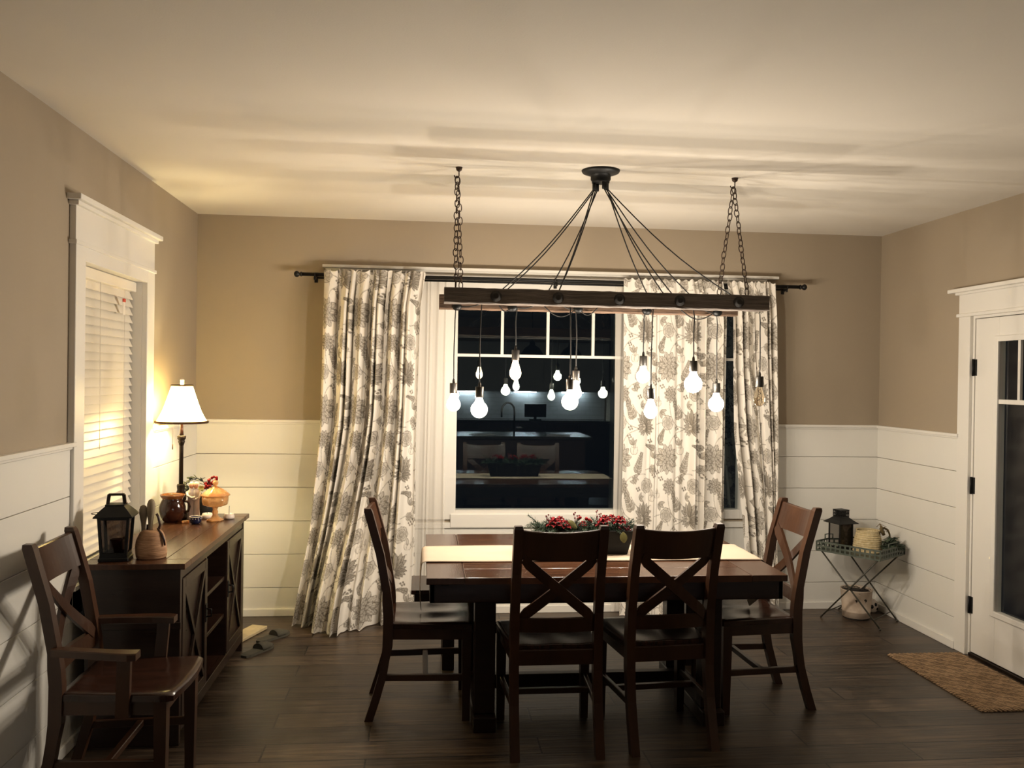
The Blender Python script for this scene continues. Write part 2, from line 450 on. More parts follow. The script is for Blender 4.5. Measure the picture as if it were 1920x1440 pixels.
struct(rail(0, 0, -.990, -.034, '-x'), 'trim_8', WHITE)
struct(MB().box(0, W, -.030, -T, 0, .052, .004, 2), 'baseboard_back', WHITE)
struct(MB().box(T, .030, YO, 0 - .03, 0, .052, .004, 2), 'baseboard_left', WHITE)
b = MB(); b.box(W - .030, W - T, -.985, -.03, 0, .052, .004, 2); b.box(W - .030, W - T, -5.2, -2.16, 0, .052, .004, 2)
struct(b, 'baseboard_right', WHITE)

# ---- window_1: the wide back window
wt = bpy.data.objects.new('window_1', None); COL.objects.link(wt); wt.location = (2.43, 0, WZ0); wt['kind'] = 'structure'
XF['window_1'] = Matrix.Translation((2.43, 0, WZ0))
b = MB()
b.box(.865, .975, -.030, 0, .60, 2.255, .002, 1); b.box(3.885, 3.995, -.030, 0, .60, 2.255, .002, 1)
b.box(.975, 3.885, -.030, 0, 2.225, 2.255, .002, 1)
b.box(.865, 3.995, -.030, 0, 2.255, 2.385, .002, 1)
b.box(.855, 4.005, -.036, 0, 2.240, 2.258, .002, 1)
b.box(.862, 4.0, -.045, 0, 2.380, 2.395, .003, 1); b.box(.843, 4.082, -.062, 0, 2.395, 2.415, .002, 1)
b.box(.865, 3.995, -.030, 0, .60, .640, .002, 1)
b.box(1.74, 3.12, -.036, 0, .606, .700, .004, 2)
struct(b, 'casing', WHITE, wt)
b = MB()
GX = [(1.03, 1.47), (1.775, 3.075), (3.38, 3.83)]
GZ0, GZ1 = .725, 2.19
b.box(WX0, GX[0][0], -.022, .075, WZ0, WZ1); b.box(GX[2][1], WX1, -.022, .075, WZ0, WZ1)
b.box(GX[0][1], GX[1][0], -.022, .075, WZ0, WZ1, .002, 1); b.box(GX[1][1], GX[2][0], -.022, .075, WZ0, WZ1, .002, 1)
for x0, x1 in GX:
    b.box(x0, x1, -.022, .075, WZ0, GZ0, .002, 1); b.box(x0, x1, -.022, .075, GZ1, WZ1, .002, 1)
struct(b, 'window_frame', WHITE, wt)
b = MB()
for gi, (x0, x1) in enumerate(GX):
    b.box(x0, x1, .0075, .0225, 1.802, 1.822)
    xs = [2.090, 2.415, 2.741] if gi == 1 else [(x0 + x1) / 2]
    for x in xs: b.box(x - .010, x + .010, .0077, .0223, 1.82, GZ1)
struct(b, 'window_muntin', WHITE, wt)
for x0, x1 in GX:
    b = MB(); b.quad([(x0, .025, GZ0), (x1, .025, GZ0), (x1, .025, GZ1), (x0, .025, GZ1)])
    b.build('window_pane', PANE, wt, recalc=False)

# ---- window_2: the left wall window
w2 = bpy.data.objects.new('window_2', None); COL.objects.link(w2); w2.location = (0, -1.58, LZ0); w2['kind'] = 'structure'
XF['window_2'] = Matrix.Translation((0, -1.58, LZ0))
b = MB()
b.box(0, .030, -2.128, LY0 + .012, .58, 2.215, .002, 1); b.box(0, .030, LY1 - .012, -1.022, .58, 2.215, .002, 1)
b.box(0, .036, -2.14, -1.008, 2.213, 2.232, .003, 2)          # fillet strip
b.box(0, .028, -2.128, -1.022, 2.232, 2.385, .002, 1)
b.box(0, .044, -2.142, -1.004, 2.382, 2.402, .003, 2); b.box(0, .062, -2.165, -.982, 2.402, 2.428, .004, 2)
b.box(0, .028, LY0, LY1, 2.150, 2.215, .002, 1)
b.box(0, .030, -2.128, -1.022, .58, .70, .002, 1)
b.box(0, .050, -2.15, -1.0, .700, .722, .003, 2)
struct(b, 'casing', WHITE, w2)
b = MB()
b.box(-.15, .0, LY0, LY0 + .014, LZ0, LZ1); b.box(-.15, .0, LY1 - .014, LY1, LZ0, LZ1)
b.box(-.15, .0, LY0 + .014, LY1 - .014, LZ1 - .014, LZ1); b.box(-.15, .0, LY0 + .014, LY1 - .014, LZ0, LZ0 + .014)
b.box(-.15, -.12, LY0 + .014, LY0 + .06, LZ0 + .014, LZ1 - .014); b.box(-.15, -.12, LY1 - .06, LY1 - .014, LZ0 + .014, LZ1 - .014)
b.box(-.15, -.12, LY0 + .06, LY1 - .06, LZ0 + .014, LZ0 + .06); b.box(-.15, -.12, LY0 + .06, LY1 - .06, LZ1 - .06, LZ1 - .014)
struct(b, 'window_frame', WHITE, w2)
b = MB(); b.quad([(-.135, LY0 + .05, LZ0 + .05), (-.135, LY1 - .05, LZ0 + .05), (-.135, LY1 - .05, LZ1 - .05), (-.135, LY0 + .05, LZ1 - .05)])
b.build('window_pane', PANE, w2, recalc=False)

# window blind with closed slats (hangs in the recess)
bl = thing('window_blind', 'white slatted blind closed in the left wall window, red tag near its top', 'blind', (-.05, -1.58, LZ0))
MB().box(-.085, -.028, LY0 + .018, LY1 - .018, 2.095, 2.148, .003, 1).build('headrail', BLIND, bl)
b = MB(); z = 2.075; k = 0
while z > .80:
    tilt = math.radians(66)
    dz, dx = .026 * math.sin(tilt), .026 * math.cos(tilt)
    b.bar((-.056, LY0 + .02, z), (-.056, LY1 - .02, z), .052, .003, up=(math.sin(tilt), 0, math.cos(tilt)))
    z -= .0425
b.build('slats', BLIND, bl)
MB().box(-.078, -.034, LY0 + .02, LY1 - .02, .745, .762, .003, 1).build('bottom_rail', BLIND, bl)
for yy in (-1.86, -1.30):
    b = MB(); b.tube([(-.040, yy, 2.10), (-.038, yy, 1.5), (-.040, yy, .75)], .0012, 5); b.build('ladder_cord', TAGWH, bl)
b = MB(); b.tube([(-.020, -1.70, 2.09), (-.018, -1.70, 1.6), (-.019, -1.695, 1.28)], .0014, 5); b.build('tilt_cord', TAGWH, bl)
tg = thing('hang_tag', 'small white tag with red top hanging from the left window blind', 'tag', (-.02, -1.375, 1.96))
b = MB(); b.box(-.018, -.0168, -1.392, -1.362, 1.955, 2.022); b.build('tag_card', TAGWH, tg)
b = MB(); b.box(-.020, -.0148, -1.396, -1.358, 2.022, 2.040, .001, 1); b.build('tag_top', TAGRED, tg)

# ---- door_1 : glazed door on the right wall, hinged near the corner
dr = bpy.data.objects.new('door_1', None); COL.objects.link(dr); dr.location = (W, -1.56, 0); dr['kind'] = 'structure'
XF['door_1'] = Matrix.Translation((W, -1.56, 0))
b = MB()
b.box(W - .022, W, -1.087, -.975, 0, 2.075, .002, 1); b.box(W - .022, W, -2.155, -2.043, 0, 2.075, .002, 1)
b.box(W - .030, W, -2.17, -.958, 2.075, 2.095, .003, 2); b.box(W - .022, W, -2.155, -.975, 2.095, 2.215, .002, 1)
b.box(W - .038, W, -2.175, -.955, 2.212, 2.228, .003, 1); b.box(W - .055, W, -2.2, -.90, 2.228, 2.252, .003, 1)
struct(b, 'casing', WHITE, dr)
b = MB(); b.box(W, W + .15, -1.105, -1.085, 0, 2.06); b.box(W, W + .15, -2.045, -2.025, 0, 2.06); b.box(W, W + .15, -2.045, -1.085, 2.06, 2.075)
b.box(W + .05, W + .15, -1.125, -1.105, .03, 2.06)
struct(b, 'door_jamb', WHITE, dr)
MB().box(W - .012, W + .15, -2.025, -1.105, 0, .020, .003, 1).build('threshold', BRONZE, dr)
gy0, gy1, gz0, gz1 = -1.83, -1.325, .325, 1.915
b = MB(); fx0, fx1 = W + .004, W + .046
b.box(fx0, fx1, gy1, -1.108, .024, 2.056, .002, 1); b.box(fx0, fx1, -2.022, gy0, .024, 2.056, .002, 1)
b.box(fx0, fx1, gy0, gy1, .024, gz0, .002, 1); b.box(fx0, fx1, gy0, gy1, gz1, 2.056, .002, 1)
for a, c, d, e in ((gy0 - .034, gy0 + .004, gz0 - .03, gz1 + .03), (gy1 - .004, gy1 + .034, gz0 - .03, gz1 + .03)):
    b.box(fx0 - .012, fx0 + .004, a, c, d, e, .004, 2)
b.box(fx0 - .012, fx0 + .004, gy0, gy1, gz0 - .03, gz0 + .004, .004, 2); b.box(fx0 - .012, fx0 + .004, gy0, gy1, gz1 - .004, gz1 + .03, .004, 2)
struct(b, 'door_leaf', WHITE, dr)
b = MB(); b.box(fx0, fx0 + .02, gy0, gy1, 1.545, 1.572, .002, 1)
b.box(fx0 + .0005, fx0 + .0195, -1.505, -1.483, 1.57, gz1, .002, 1); b.box(fx0 + .0005, fx0 + .0195, -1.672, -1.650, 1.57, gz1, .002, 1)
struct(b, 'door_muntin', WHITE, dr)
b = MB(); b.quad([(fx0 + .022, gy0, gz0), (fx0 + .022, gy1, gz0), (fx0 + .022, gy1, gz1), (fx0 + .022, gy0, gz1)]); b.build('door_glass', DOORPANE, dr, recalc=False)
for z in (1.76, 1.04, .31):
    b = MB(); b.box(W - .004, W + .006, -1.124, -1.090, z - .050, z + .050, .001, 1); b.tube([(W - .008, -1.103, z - .052), (W - .008, -1.103, z + .052)], .007, 8); b.build('hinge', BLACKMET, dr)
b = MB(); b.lathe([(.028, 0), (.028, .008)], (W - .0, -1.955, 1.0), 16); b.build('door_knob', BLACKMET, dr)

# ---- kitchen end of the room (seen in the window's reflection)
kc = thing('kitchen_cabinet', 'dark wooden base cabinets along the kitchen wall, seen only in the window reflection', 'cabinet', (3.1, -9.2, 0))
MB().box(1.3, W - .03, YF + .012, -8.90, 0, .88).build('body', KCAB, kc)
for i in range(6):
    x0 = 1.32 + i * .59
    MB().box(x0, x0 + .56, -8.90, -8.878, .10, .86, .004, 1).build('cabinet_door', KCAB, kc)
ku = thing('wall_cabinet', 'pale wall cabinets above the lit tiled backsplash, seen in the window reflection', 'cabinet', (3.1, -9.3, 1.42))
MB().box(1.3, W - .03, YF + .012, -9.16, 1.42, 2.30).build('body', KWALL, ku)
for i in range(6):
    x0 = 1.32 + i * .59
    MB().box(x0, x0 + .56, -9.16, -9.140, 1.44, 2.28, .004, 1).build('cabinet_door', KWALL, ku)
for x in (2.35, 3.38, 4.25):
    MB().box(x - .2, x + .2, -9.46, -9.42, 1.400, 1.418).build('light_strip', UCL, ku)
tag(MB().box(1.3, W - .03, YF + .012, -8.86, .882, .920, .004, 1).build('countertop', KTOP), 'grey granite counter under the lit backsplash, reflected in the window', 'countertop')
struct(MB().box(1.3, W - .03, YF, YF + .010, .922, 1.418), 'trim_9', TILE)
ki = thing('kitchen_island', 'dark island with a granite top at the kitchen end, reflected in the window', 'kitchen island', (2.8, -5.16, 0))
MB().box(1.98, 3.62, -5.58, -4.80, 0, .885, .004, 1).build('body', KISL, ki)
MB().box(1.92, 3.69, -5.64, -4.72, .885, .920, .005, 2).build('island_top', KTOP, ki)
fc = thing('kitchen_faucet', 'arched steel faucet on the kitchen island, reflected in the window', 'faucet', (2.74, -5.2, .92))
b = MB(); pts = [(2.74, -5.2, .92), (2.74, -5.2, 1.22)] + [(2.74 - .085 + .085 * math.cos(a), -5.2, 1.22 + .11 * math.sin(a)) for a in [PI * i / 8 for i in range(1, 9)]] + [(2.57, -5.2, 1.14)]
b.tube(pts, .013, 10); b.build('spout', STEEL, fc)
MB().box(2.775, 2.84, -5.21, -5.19, 1.0, 1.012, .003, 1).build('faucet_handle', STEEL, fc)
mn = thing('computer_monitor', 'black monitor on the far kitchen counter, reflected in the window', 'monitor', (3.52, -9.1, .92))
MB().box(3.33, 3.72, -9.10, -9.07, .97, 1.20, .004, 1).build('screen', BLACKMET, mn)
MB().box(3.50, 3.55, -9.12, -9.10, .92, 1.05).box(3.42, 3.63, -9.16, -9.04, .92, .932).build('stand', BLACKMET, mn)
for i, (x, y, r, t) in enumerate([(3.30, -4.98, .2, 'loose white papers at the right end of the reflected kitchen island'), (2.3, -5.0, -.3, 'loose white papers at the left end of the reflected kitchen island')]):
    o = MB().box(x - .15, x + .15, y - .10, y + .10, .921, .928, rot=Matrix.Rotation(r, 4, 'Z')).build('paper_stack', KPAP); tag(o, t, 'paper')
pend_lab = ['dark dome pendant hanging over the island, left one in the window reflection', 'dark dome pendant hanging over the island, right one in the window reflection']
for i, (x, y) in enumerate([(2.95, -5.1), (3.50, -5.3)]):
    kp = thing('dome_pendant', pend_lab[i], 'pendant lamp', (x, y, 1.95), group='pendants over the kitchen island')
    b = MB(); b.lathe([(.15, 0), (.145, .03), (.10, .10), (.04, .14), (.03, .20)], (x, y, 1.95), 20); b.build('shade', BLACKMET, kp)
    b = MB(); b.tube([(x, y, 2.14), (x, y, H)], .005, 6); b.build('cord', CORD, kp)
    b = MB(); b.lathe([(.05, -.015), (.05, 0)], (x, y, H), 16); b.build('canopy', BLACKMET, kp)

# ------------------------------------------------------------------ chandelier
ch = thing('beam_chandelier', 'rustic chandelier of two wooden beams on chains with ten hanging bulbs', 'chandelier', (2.45, -1.60, 2.02))
b = MB()
b.lathe([(.098, H - .006), (.100, H), ][::-1] + [(.094, H - .012), (.055, H - .026), (.052, H - .026), (.052, H - .048), (.046, H - .056), (.046, H - .064)][::1], (2.442, -1.637, 0), 40)
can = b.build('canopy', BLACKMET, ch)
NEAR_Y, FAR_Y = -1.775, -1.405
def beam(y, x0, x1, tilt, mat, seed):
    rnd = random.Random(seed); n = 40; rings = []
    for i in range(n + 1):
        x = x0 + (x1 - x0) * i / n
        j = lambda: rnd.uniform(-.0016, .0016)
        zc = tilt * (i / n - .5); h0, h1 = 2.020 + zc, 2.096 + zc; w = .042
        c = .004
        pr = [(-w + c, h0), (w - c, h0), (w, h0 + c), (w, h1 - c), (w - c, h1), (-w + c, h1), (-w, h1 - c), (-w, h0 + c)]
        rings.append([(x, y + a + j(), z + j()) for a, z in pr])
    b = MB(); b.rings(rings, True, True, False); return b.build('beam', mat, ch)
bn = beam(NEAR_Y, 1.636, 3.290, -.004, BEAM, 1); bf = beam(FAR_Y, 1.618, 3.262, -.004, RAWBEAM, 2)
for x in (1.890, 2.200, 2.510, 2.820, 3.127):
    b = MB()
    rings = []
    for r, d in ((.028, 0), (.028, .003), (.018, .004), (.018, .009), (.011, .012)):
        rings.append([(x + r * math.cos(a), NEAR_Y - .042 - d, 2.058 + r * math.sin(a)) for a in [2 * PI * k / 16 for k in range(16)]])
    b.rings(rings); b.build('bolt', BOLTM, bn)
    b = MB(); b.tube([(x, NEAR_Y + .042, 2.058), (x, NEAR_Y + .060, 2.05), (x, NEAR_Y + .062, 2.03)], .010, 8); b.build('cord_hook', BLACKMET, bn)
for x in (1.712, 2.008, 2.363, 2.742, 3.136):
    b = MB(); b.lathe([(.012, -.030), (.022, -.022), (.028, -.008), (.020, .004), (.012, .01)], (x, FAR_Y - .066, 2.040), 14)
    b.build('cord_knob', BLACKMET, bf)
for x0, x1, sag in ((2.363, 2.180, .052), (2.363, 2.470, .040), (3.136, 2.930, .050), (2.008, 1.935, .030)):
    b = MB(); b.tube([(x0 + (x1 - x0) * k / 12, FAR_Y - .066 + .012 * math.sin(PI * k / 12), 2.042 - sag * math.sin(PI * k / 12)) for k in range(13)], .0032, 6); b.build('slack_cord', CORD, bf)
# chains
def chain(p, q, nm='chain'):
    p, q = Vector(p), Vector(q); d = (q - p); L = d.length; d.normalize()
    n = max(2, round(L / .0345)); st = L / n
    a0 = d.orthogonal().normalized(); b = MB(); rnd = random.Random(int(p.x * 1000 + q.y * 100))
    for i in range(n):
        c = p + d * (st * (i + .5))
        ang = (PI / 2 if i % 2 else 0) + .5 + rnd.uniform(-.35, .35)
        side = Matrix.Rotation(ang, 3, d) @ a0
        c = c + side * rnd.uniform(-.003, .003)
        pts = []
        hl, hw = st * .5 + .0045, .0125
        for k in range(12):
            t = 2 * PI * k / 12
            pts.append(c + d * (hl * math.cos(t)) + side * (hw * math.copysign(abs(math.sin(t)) ** .8, math.sin(t))))
        b.tube(pts, .0026, 6, closed=True)
    return b.build(nm, CHAINM, ch)
for hx, ex in ((1.708, (1.692, 1.738)), (3.179, (3.188, 3.160))):
    b = MB(); b.lathe([(.006, -.022), (.014, -.016), (.018, 0)], (hx, -1.592, H), 14)
    b.tube([(hx, -1.592, H - .02), (hx, -1.592, H - .035)] + [(hx - .012 + .012 * math.cos(t), -1.592, H - .042 - .014 * math.sin(t)) for t in [PI * i / 8 for i in range(9)]], .0030, 6)
    b.build('ceiling_hook', CHAINM, ch)
    chain((hx - .010, -1.60, H - .052), (ex[0], NEAR_Y, 2.100)); chain((hx - .004, -1.585, H - .052), (ex[1], FAR_Y, 2.100))

def filament_beam(ld):
    """upright filaments shine sideways more than straight up or down"""
    ld.use_nodes = True; nt = ld.node_tree; L = nt.links.new
    em = [n for n in nt.nodes if n.type == 'EMISSION'][0]
    ge = N(nt, 'ShaderNodeNewGeometry'); sp = N(nt, 'ShaderNodeSeparateXYZ'); L(ge.outputs['Incoming'], sp.inputs[0])
    m1 = N(nt, 'ShaderNodeMath', operation='MULTIPLY'); L(sp.outputs['Z'], m1.inputs[0]); L(sp.outputs['Z'], m1.inputs[1])
    m2 = N(nt, 'ShaderNodeMath', operation='SUBTRACT'); m2.inputs[0].default_value = 1.0; L(m1.outputs[0], m2.inputs[1])
    m3 = N(nt, 'ShaderNodeMath', operation='MULTIPLY_ADD'); L(m2.outputs[0], m3.inputs[0]); m3.inputs[1].default_value = .25; m3.inputs[2].default_value = .78
    L(m3.outputs[0], em.inputs['Strength'])
# bulbs: profiles (radius, z measured down from the socket mouth)
def prof_globe(r):
    a = [(.013, 0)]; c = .022 + r
    for i in range(3, 17):
        t = PI * i / 16
        a.append((max(.0006, r * math.sin(t)), -(c - r * math.cos(t))))
    return [(a[0][0], 0)] + a[1:]
def prof_st(r, L):
    return [(.013, 0), (.015, -.012), (r * .72, -L * .35), (r * .93, -L * .52), (r, -L * .66), (r * .9, -L * .80), (r * .62, -L * .92), (r * .3, -L * .985), (.0006, -L)]
PD = [  # x, socket top z, bulb kind, row, cord top x, warm
    (1.700, 1.625, ('st', .037, .098), 'f', 1.905, 0),
    (1.822, 1.610, ('g', .042), 'n', 1.935, 0),
    (2.028, 1.806, ('st', .031, .110), 'f', 2.171, 1),
    (2.285, 1.655, ('g', .042), 'n', 2.219, 0),
    (2.356, 1.701, ('st', .031, .105), 'f', 2.232, 0),
    (2.725, 1.786, ('g', .037), 'f', 2.739, 0),
    (2.707, 1.613, ('st', .034, .105), 'n', 2.794, 0),
    (2.930, 1.758, ('g', .046), 'n', 2.844, 0),
    (3.136, 1.645, ('g', .042), 'f', 2.993, 0),
    (3.286, 1.683, ('st', .031, .105), 'n', 3.185, 2)]
for i, (x, zs, kind, row, xt, warm) in enumerate(PD):
    y = -1.71 if row == 'n' else -1.475
    yb = -1.66 if row == 'n' else -1.54
    a = 2 * PI * (i + .3) / 10
    cx, cy = 2.442 + .034 * math.cos(a) * (1 if xt > 2.44 else 1), -1.637 + .034 * math.sin(a)
    cx = 2.442 + (.006 + .028 * abs(math.cos(a))) * (1 if xt > 2.44 else -1)
    P0, P1, P2 = Vector((cx, cy, H - .064)), Vector((cx, cy, H - .095)), Vector((xt, yb, 2.085))
    pts = [P0, P1]
    for k in range(1, 10):
        t = k / 9
        p = P1.lerp(P2, t); p.z -= .045 * math.sin(PI * t) * (.6 + abs(xt - 2.44) * .5); pts.append(p)
    P3 = Vector((x + (.006 if xt > x else -.006), y, 2.032))
    for k in range(1, 7):
        t = k / 6
        p = P2.lerp(P3, t); p.z -= .012 * math.sin(PI * t) + (.012 if abs(xt - x) > .1 else 0) * math.sin(PI * t); pts.append(p)
    for k in range(1, 7):
        t = k / 6; pts.append(Vector((x + (.003 * math.sin(t * 7 + i)) * (1 - t), y, 2.02 + (zs + .012 - 2.02) * t)))
    b = MB(); b.tube(pts, .0032, 6); pc = b.build('pendant_cord', CORD, ch)
    b = MB(); b.lathe([(.0085, .012), (.0085, -.060 + .012), ], (cx, cy, H - .052), 8); b.build('cord_grip', BLACKMET, pc)
    b = MB(); b.lathe([(.0045, .022), (.007, .012), (.007, .0), (.0195, 0), (.0205, -.003), (.0205, -.052), (.019, -.056), (.013, -.056)], (x, y, zs), 20); b.build('socket', SOCKD, pc)
    z0 = zs - .052
    pr = prof_globe(kind[1]) if kind[0] == 'g' else prof_st(kind[1], kind[2])
    b = MB(); b.lathe(pr, (x, y, z0), 20, cap=True)
    bm_ = BULBOFF if warm == 2 else (BULBWARM if warm == 1 else BULBON)
    bo = b.build('bulb', bm_, pc)
    zc = z0 - (.022 + kind[1] if kind[0] == 'g' else kind[2] * .55)
    if warm == 2:
        bo['label'] = 'unlit clear bulb'
        b = MB(); b.tube([(x + .006 * math.cos(t * 1.3), y + .006 * math.sin(t * 1.3), z0 - .015 - .005 * t) for t in range(13)], .0012, 5); b.build('filament', SOCKD, pc)
    else:
        ld = bpy.data.lights.new('bulb_light', 'POINT')
        ld.energy = 2.4 if warm == 1 else 4.7
        ld.color = (1, .74, .52) if warm == 1 else (1, .885, .745)
        ld.shadow_soft_size = .010
        filament_beam(ld)
        lo = bpy.data.objects.new('bulb_light', ld); COL.objects.link(lo); lo.parent = pc
        lo.location = XF[pc.name].inverted() @ Vector((x, y, zc)); XF[lo.name] = XF[pc.name]

# ------------------------------------------------------------------ curtains
def make_tile():
    TW, TH, st = .46, .65, .002
    # motif sizes are in metres of cloth
    nx, ny = int(TW / st), int(TH / st)
    X, Y = np.meshgrid(np.arange(nx) * st, np.arange(ny) * st)
    ink = np.zeros((ny, nx))                       # 0 = ground cloth, 1 = darkest ink
    def ell(cx, cy, ang, L, Wd, fill, line=.75, base=0.0, veins=0):
        """petal/leaf: a pointed ellipse whose base is at (cx,cy), drawn over what is there"""
        nonlocal ink
        for ox in (-TW, 0, TW):
            for oy in (-TH, 0, TH):
                dx, dy = X - cx - ox, Y - cy - oy
                u = (dx * math.cos(ang) + dy * math.sin(ang)) / L
                v = (-dx * math.sin(ang) + dy * math.cos(ang)) / (Wd)
                prof = np.where((u > 0) & (u < 1), np.sin(np.clip(u, 0, 1) ** .8 * PI) ** .75, -1)
                d = prof - np.abs(v)
                ins = (d > 0) & (u > 0) & (u < 1)
                edge = ins & (d < .0034 / Wd)
                f = fill * (1 - .45 * u) + base
                if veins: f = f + .22 * (np.sin(v * veins * PI + u * 3) > .35)
                ink = np.where(ins, f, ink); ink = np.where(edge, line, ink)
    def disc(cx, cy, r, fill, line=.8):
        nonlocal ink
        for ox in (-TW, 0, TW):
            for oy in (-TH, 0, TH):
                d = np.hypot(X - cx - ox, Y - cy - oy)
                ink = np.where(d < r, fill, ink); ink = np.where((d < r) & (d > r - .0030), line, ink)
    def curve(pts, w, val=.6):
        nonlocal ink
        for i in range(len(pts) - 1):
            a, c = np.array(pts[i]), np.array(pts[i + 1]); dd = c - a; L2 = (dd ** 2).sum()
            for ox in (-TW, 0, TW):
                for oy in (-TH, 0, TH):
                    t = np.clip(((X - a[0] - ox) * dd[0] + (Y - a[1] - oy) * dd[1]) / L2, 0, 1)
                    d = np.hypot(X - ox - a[0] - t * dd[0], Y - oy - a[1] - t * dd[1])
                    ink = np.where(d < w, val, ink)
    def vine(x0, y0, x1, y1, bend):
        pts = []
        for k in range(9):
            t = k / 8; nx_, ny_ = -(y1 - y0), (x1 - x0)
            pts.append((x0 + (x1 - x0) * t + nx_ * bend * math.sin(PI * t), y0 + (y1 - y0) * t + ny_ * bend * math.sin(PI * t)))
        curve(pts, .0022, .55)
    def peony(cx, cy, R, dark=.5):
        for n, r0, L, w, f in ((11, .42, .62, .21, dark * .8), (9, .28, .56, .22, dark * .95), (7, .14, .48, .20, dark), (5, .04, .34, .17, dark * 1.1)):
            for k in range(n):
                a = 2 * PI * k / n + r0 * 3
                ell(cx + R * r0 * math.cos(a), cy + R * r0 * math.sin(a), a, R * L, R * w, f, .85, .06, 3)
        disc(cx, cy, R * .16, dark + .1)
    def fan(cx, cy, ang, R, dark=.62):
        for k in (-3, 3, -2, 2, -1, 1, 0):
            ell(cx, cy, ang + k * .36, R * (1 - .06 * abs(k)), R * .17, dark * (.75 if k % 2 else 1), .9, .05, 3)
        ell(cx, cy, ang + 2.6, R * .5, R * .16, dark * .6, .8); ell(cx, cy, ang - 2.6, R * .5, R * .16, dark * .6, .8)
    def rose(cx, cy, R, dark=.40):
        for k in range(7):
            a = 2 * PI * k / 7
            disc(cx + R * .5 * math.cos(a), cy + R * .5 * math.sin(a), R * .48, dark * .7, .75)
        for rr in (.62, .44, .26): disc(cx, cy, R * rr, dark * (.6 + .4 * (rr < .5)), .75)
    def feather(cx, cy, ang, L, dark=.55):
        for k in range(9):
            t = k / 9
            bx, by = cx + L * t * math.cos(ang), cy + L * t * math.sin(ang); s = L * (.34 - .20 * t)
            for sg in (-1, 1): ell(bx, by, ang + sg * (.95 - .4 * t), s, s * .30, dark * (.7 if k % 2 else 1), .85)
        ell(cx + L * .8 * math.cos(ang), cy + L * .8 * math.sin(ang), ang, L * .22, L * .07, dark, .85)
    def berries(cx, cy):
        for dx, dy in ((0, 0), (.018, .006), (.008, .020), (-.012, .014)): disc(cx + dx, cy + dy, .0072, .65)
    def sprig(cx, cy, ang, s=.05):
        for k in (-1, 0, 1): ell(cx, cy, ang + k * .75, s, s * .22, .5, .8)
    def heart(cx, cy, s):
        ell(cx, cy, PI / 2 + .5, s, s * .36, .08, .6); ell(cx, cy, PI / 2 - .5, s, s * .36, .08, .6); ell(cx, cy + s * .75, PI / 2, s * .8, s * .24, .25, .7)
    vine(.10, .12, .30, .33, .22); vine(.30, .33, .12, .52, .25); vine(.12, .52, .36, .66, .2); vine(.36, .04, .46, .20, -.3); vine(.0, .36, .13, .30, .3); vine(.22, .50, .42, .44, -.25)
    feather(.27, .02, PI * .40, .15, .5); feather(.232, .405, PI * .66, .15, .55); feather(.03, .24, PI * .36, .10, .5); feather(.44, .19, PI * .9, .09, .5)
    fan(.345, .360, PI * .5, .110, .55); fan(.345, .340, PI * 1.05, .080, .48); fan(.352, .340, -.1, .080, .62)
    peony(.108, .118, .106, .30); peony(.130, .575, .060, .30)
    rose(.108, .375, .055, .32); rose(.372, .580, .056, .32); rose(.430, .045, .034, .38)
    heart(.240, .150, .060); heart(.425, .470, .052); heart(.02, .49, .045)
    sprig(.225, .215, PI / 2, .055); sprig(.02, .235, .4, .055); sprig(.26, .60, 2.2, .055); sprig(.43, .125, 1.2, .055); sprig(.04, .455, -.6, .055); sprig(.24, .64, -.4, .055); sprig(.20, .50, 2.6, .05); sprig(.30, .49, .3, .05)
    berries(.395, .235); berries(.198, .325); berries(.015, .015); berries(.285, .545); berries(.44, .64); berries(.19, .265); berries(.05, .62)
    return ink, TW, TH, st
INK, TW, TH, TST = make_tile()
C0 = np.array(srgb(240, 234, 224)[:3]); C1 = np.array(srgb(164, 156, 144)[:3]); C2 = np.array(srgb(92, 86, 78)[:3])

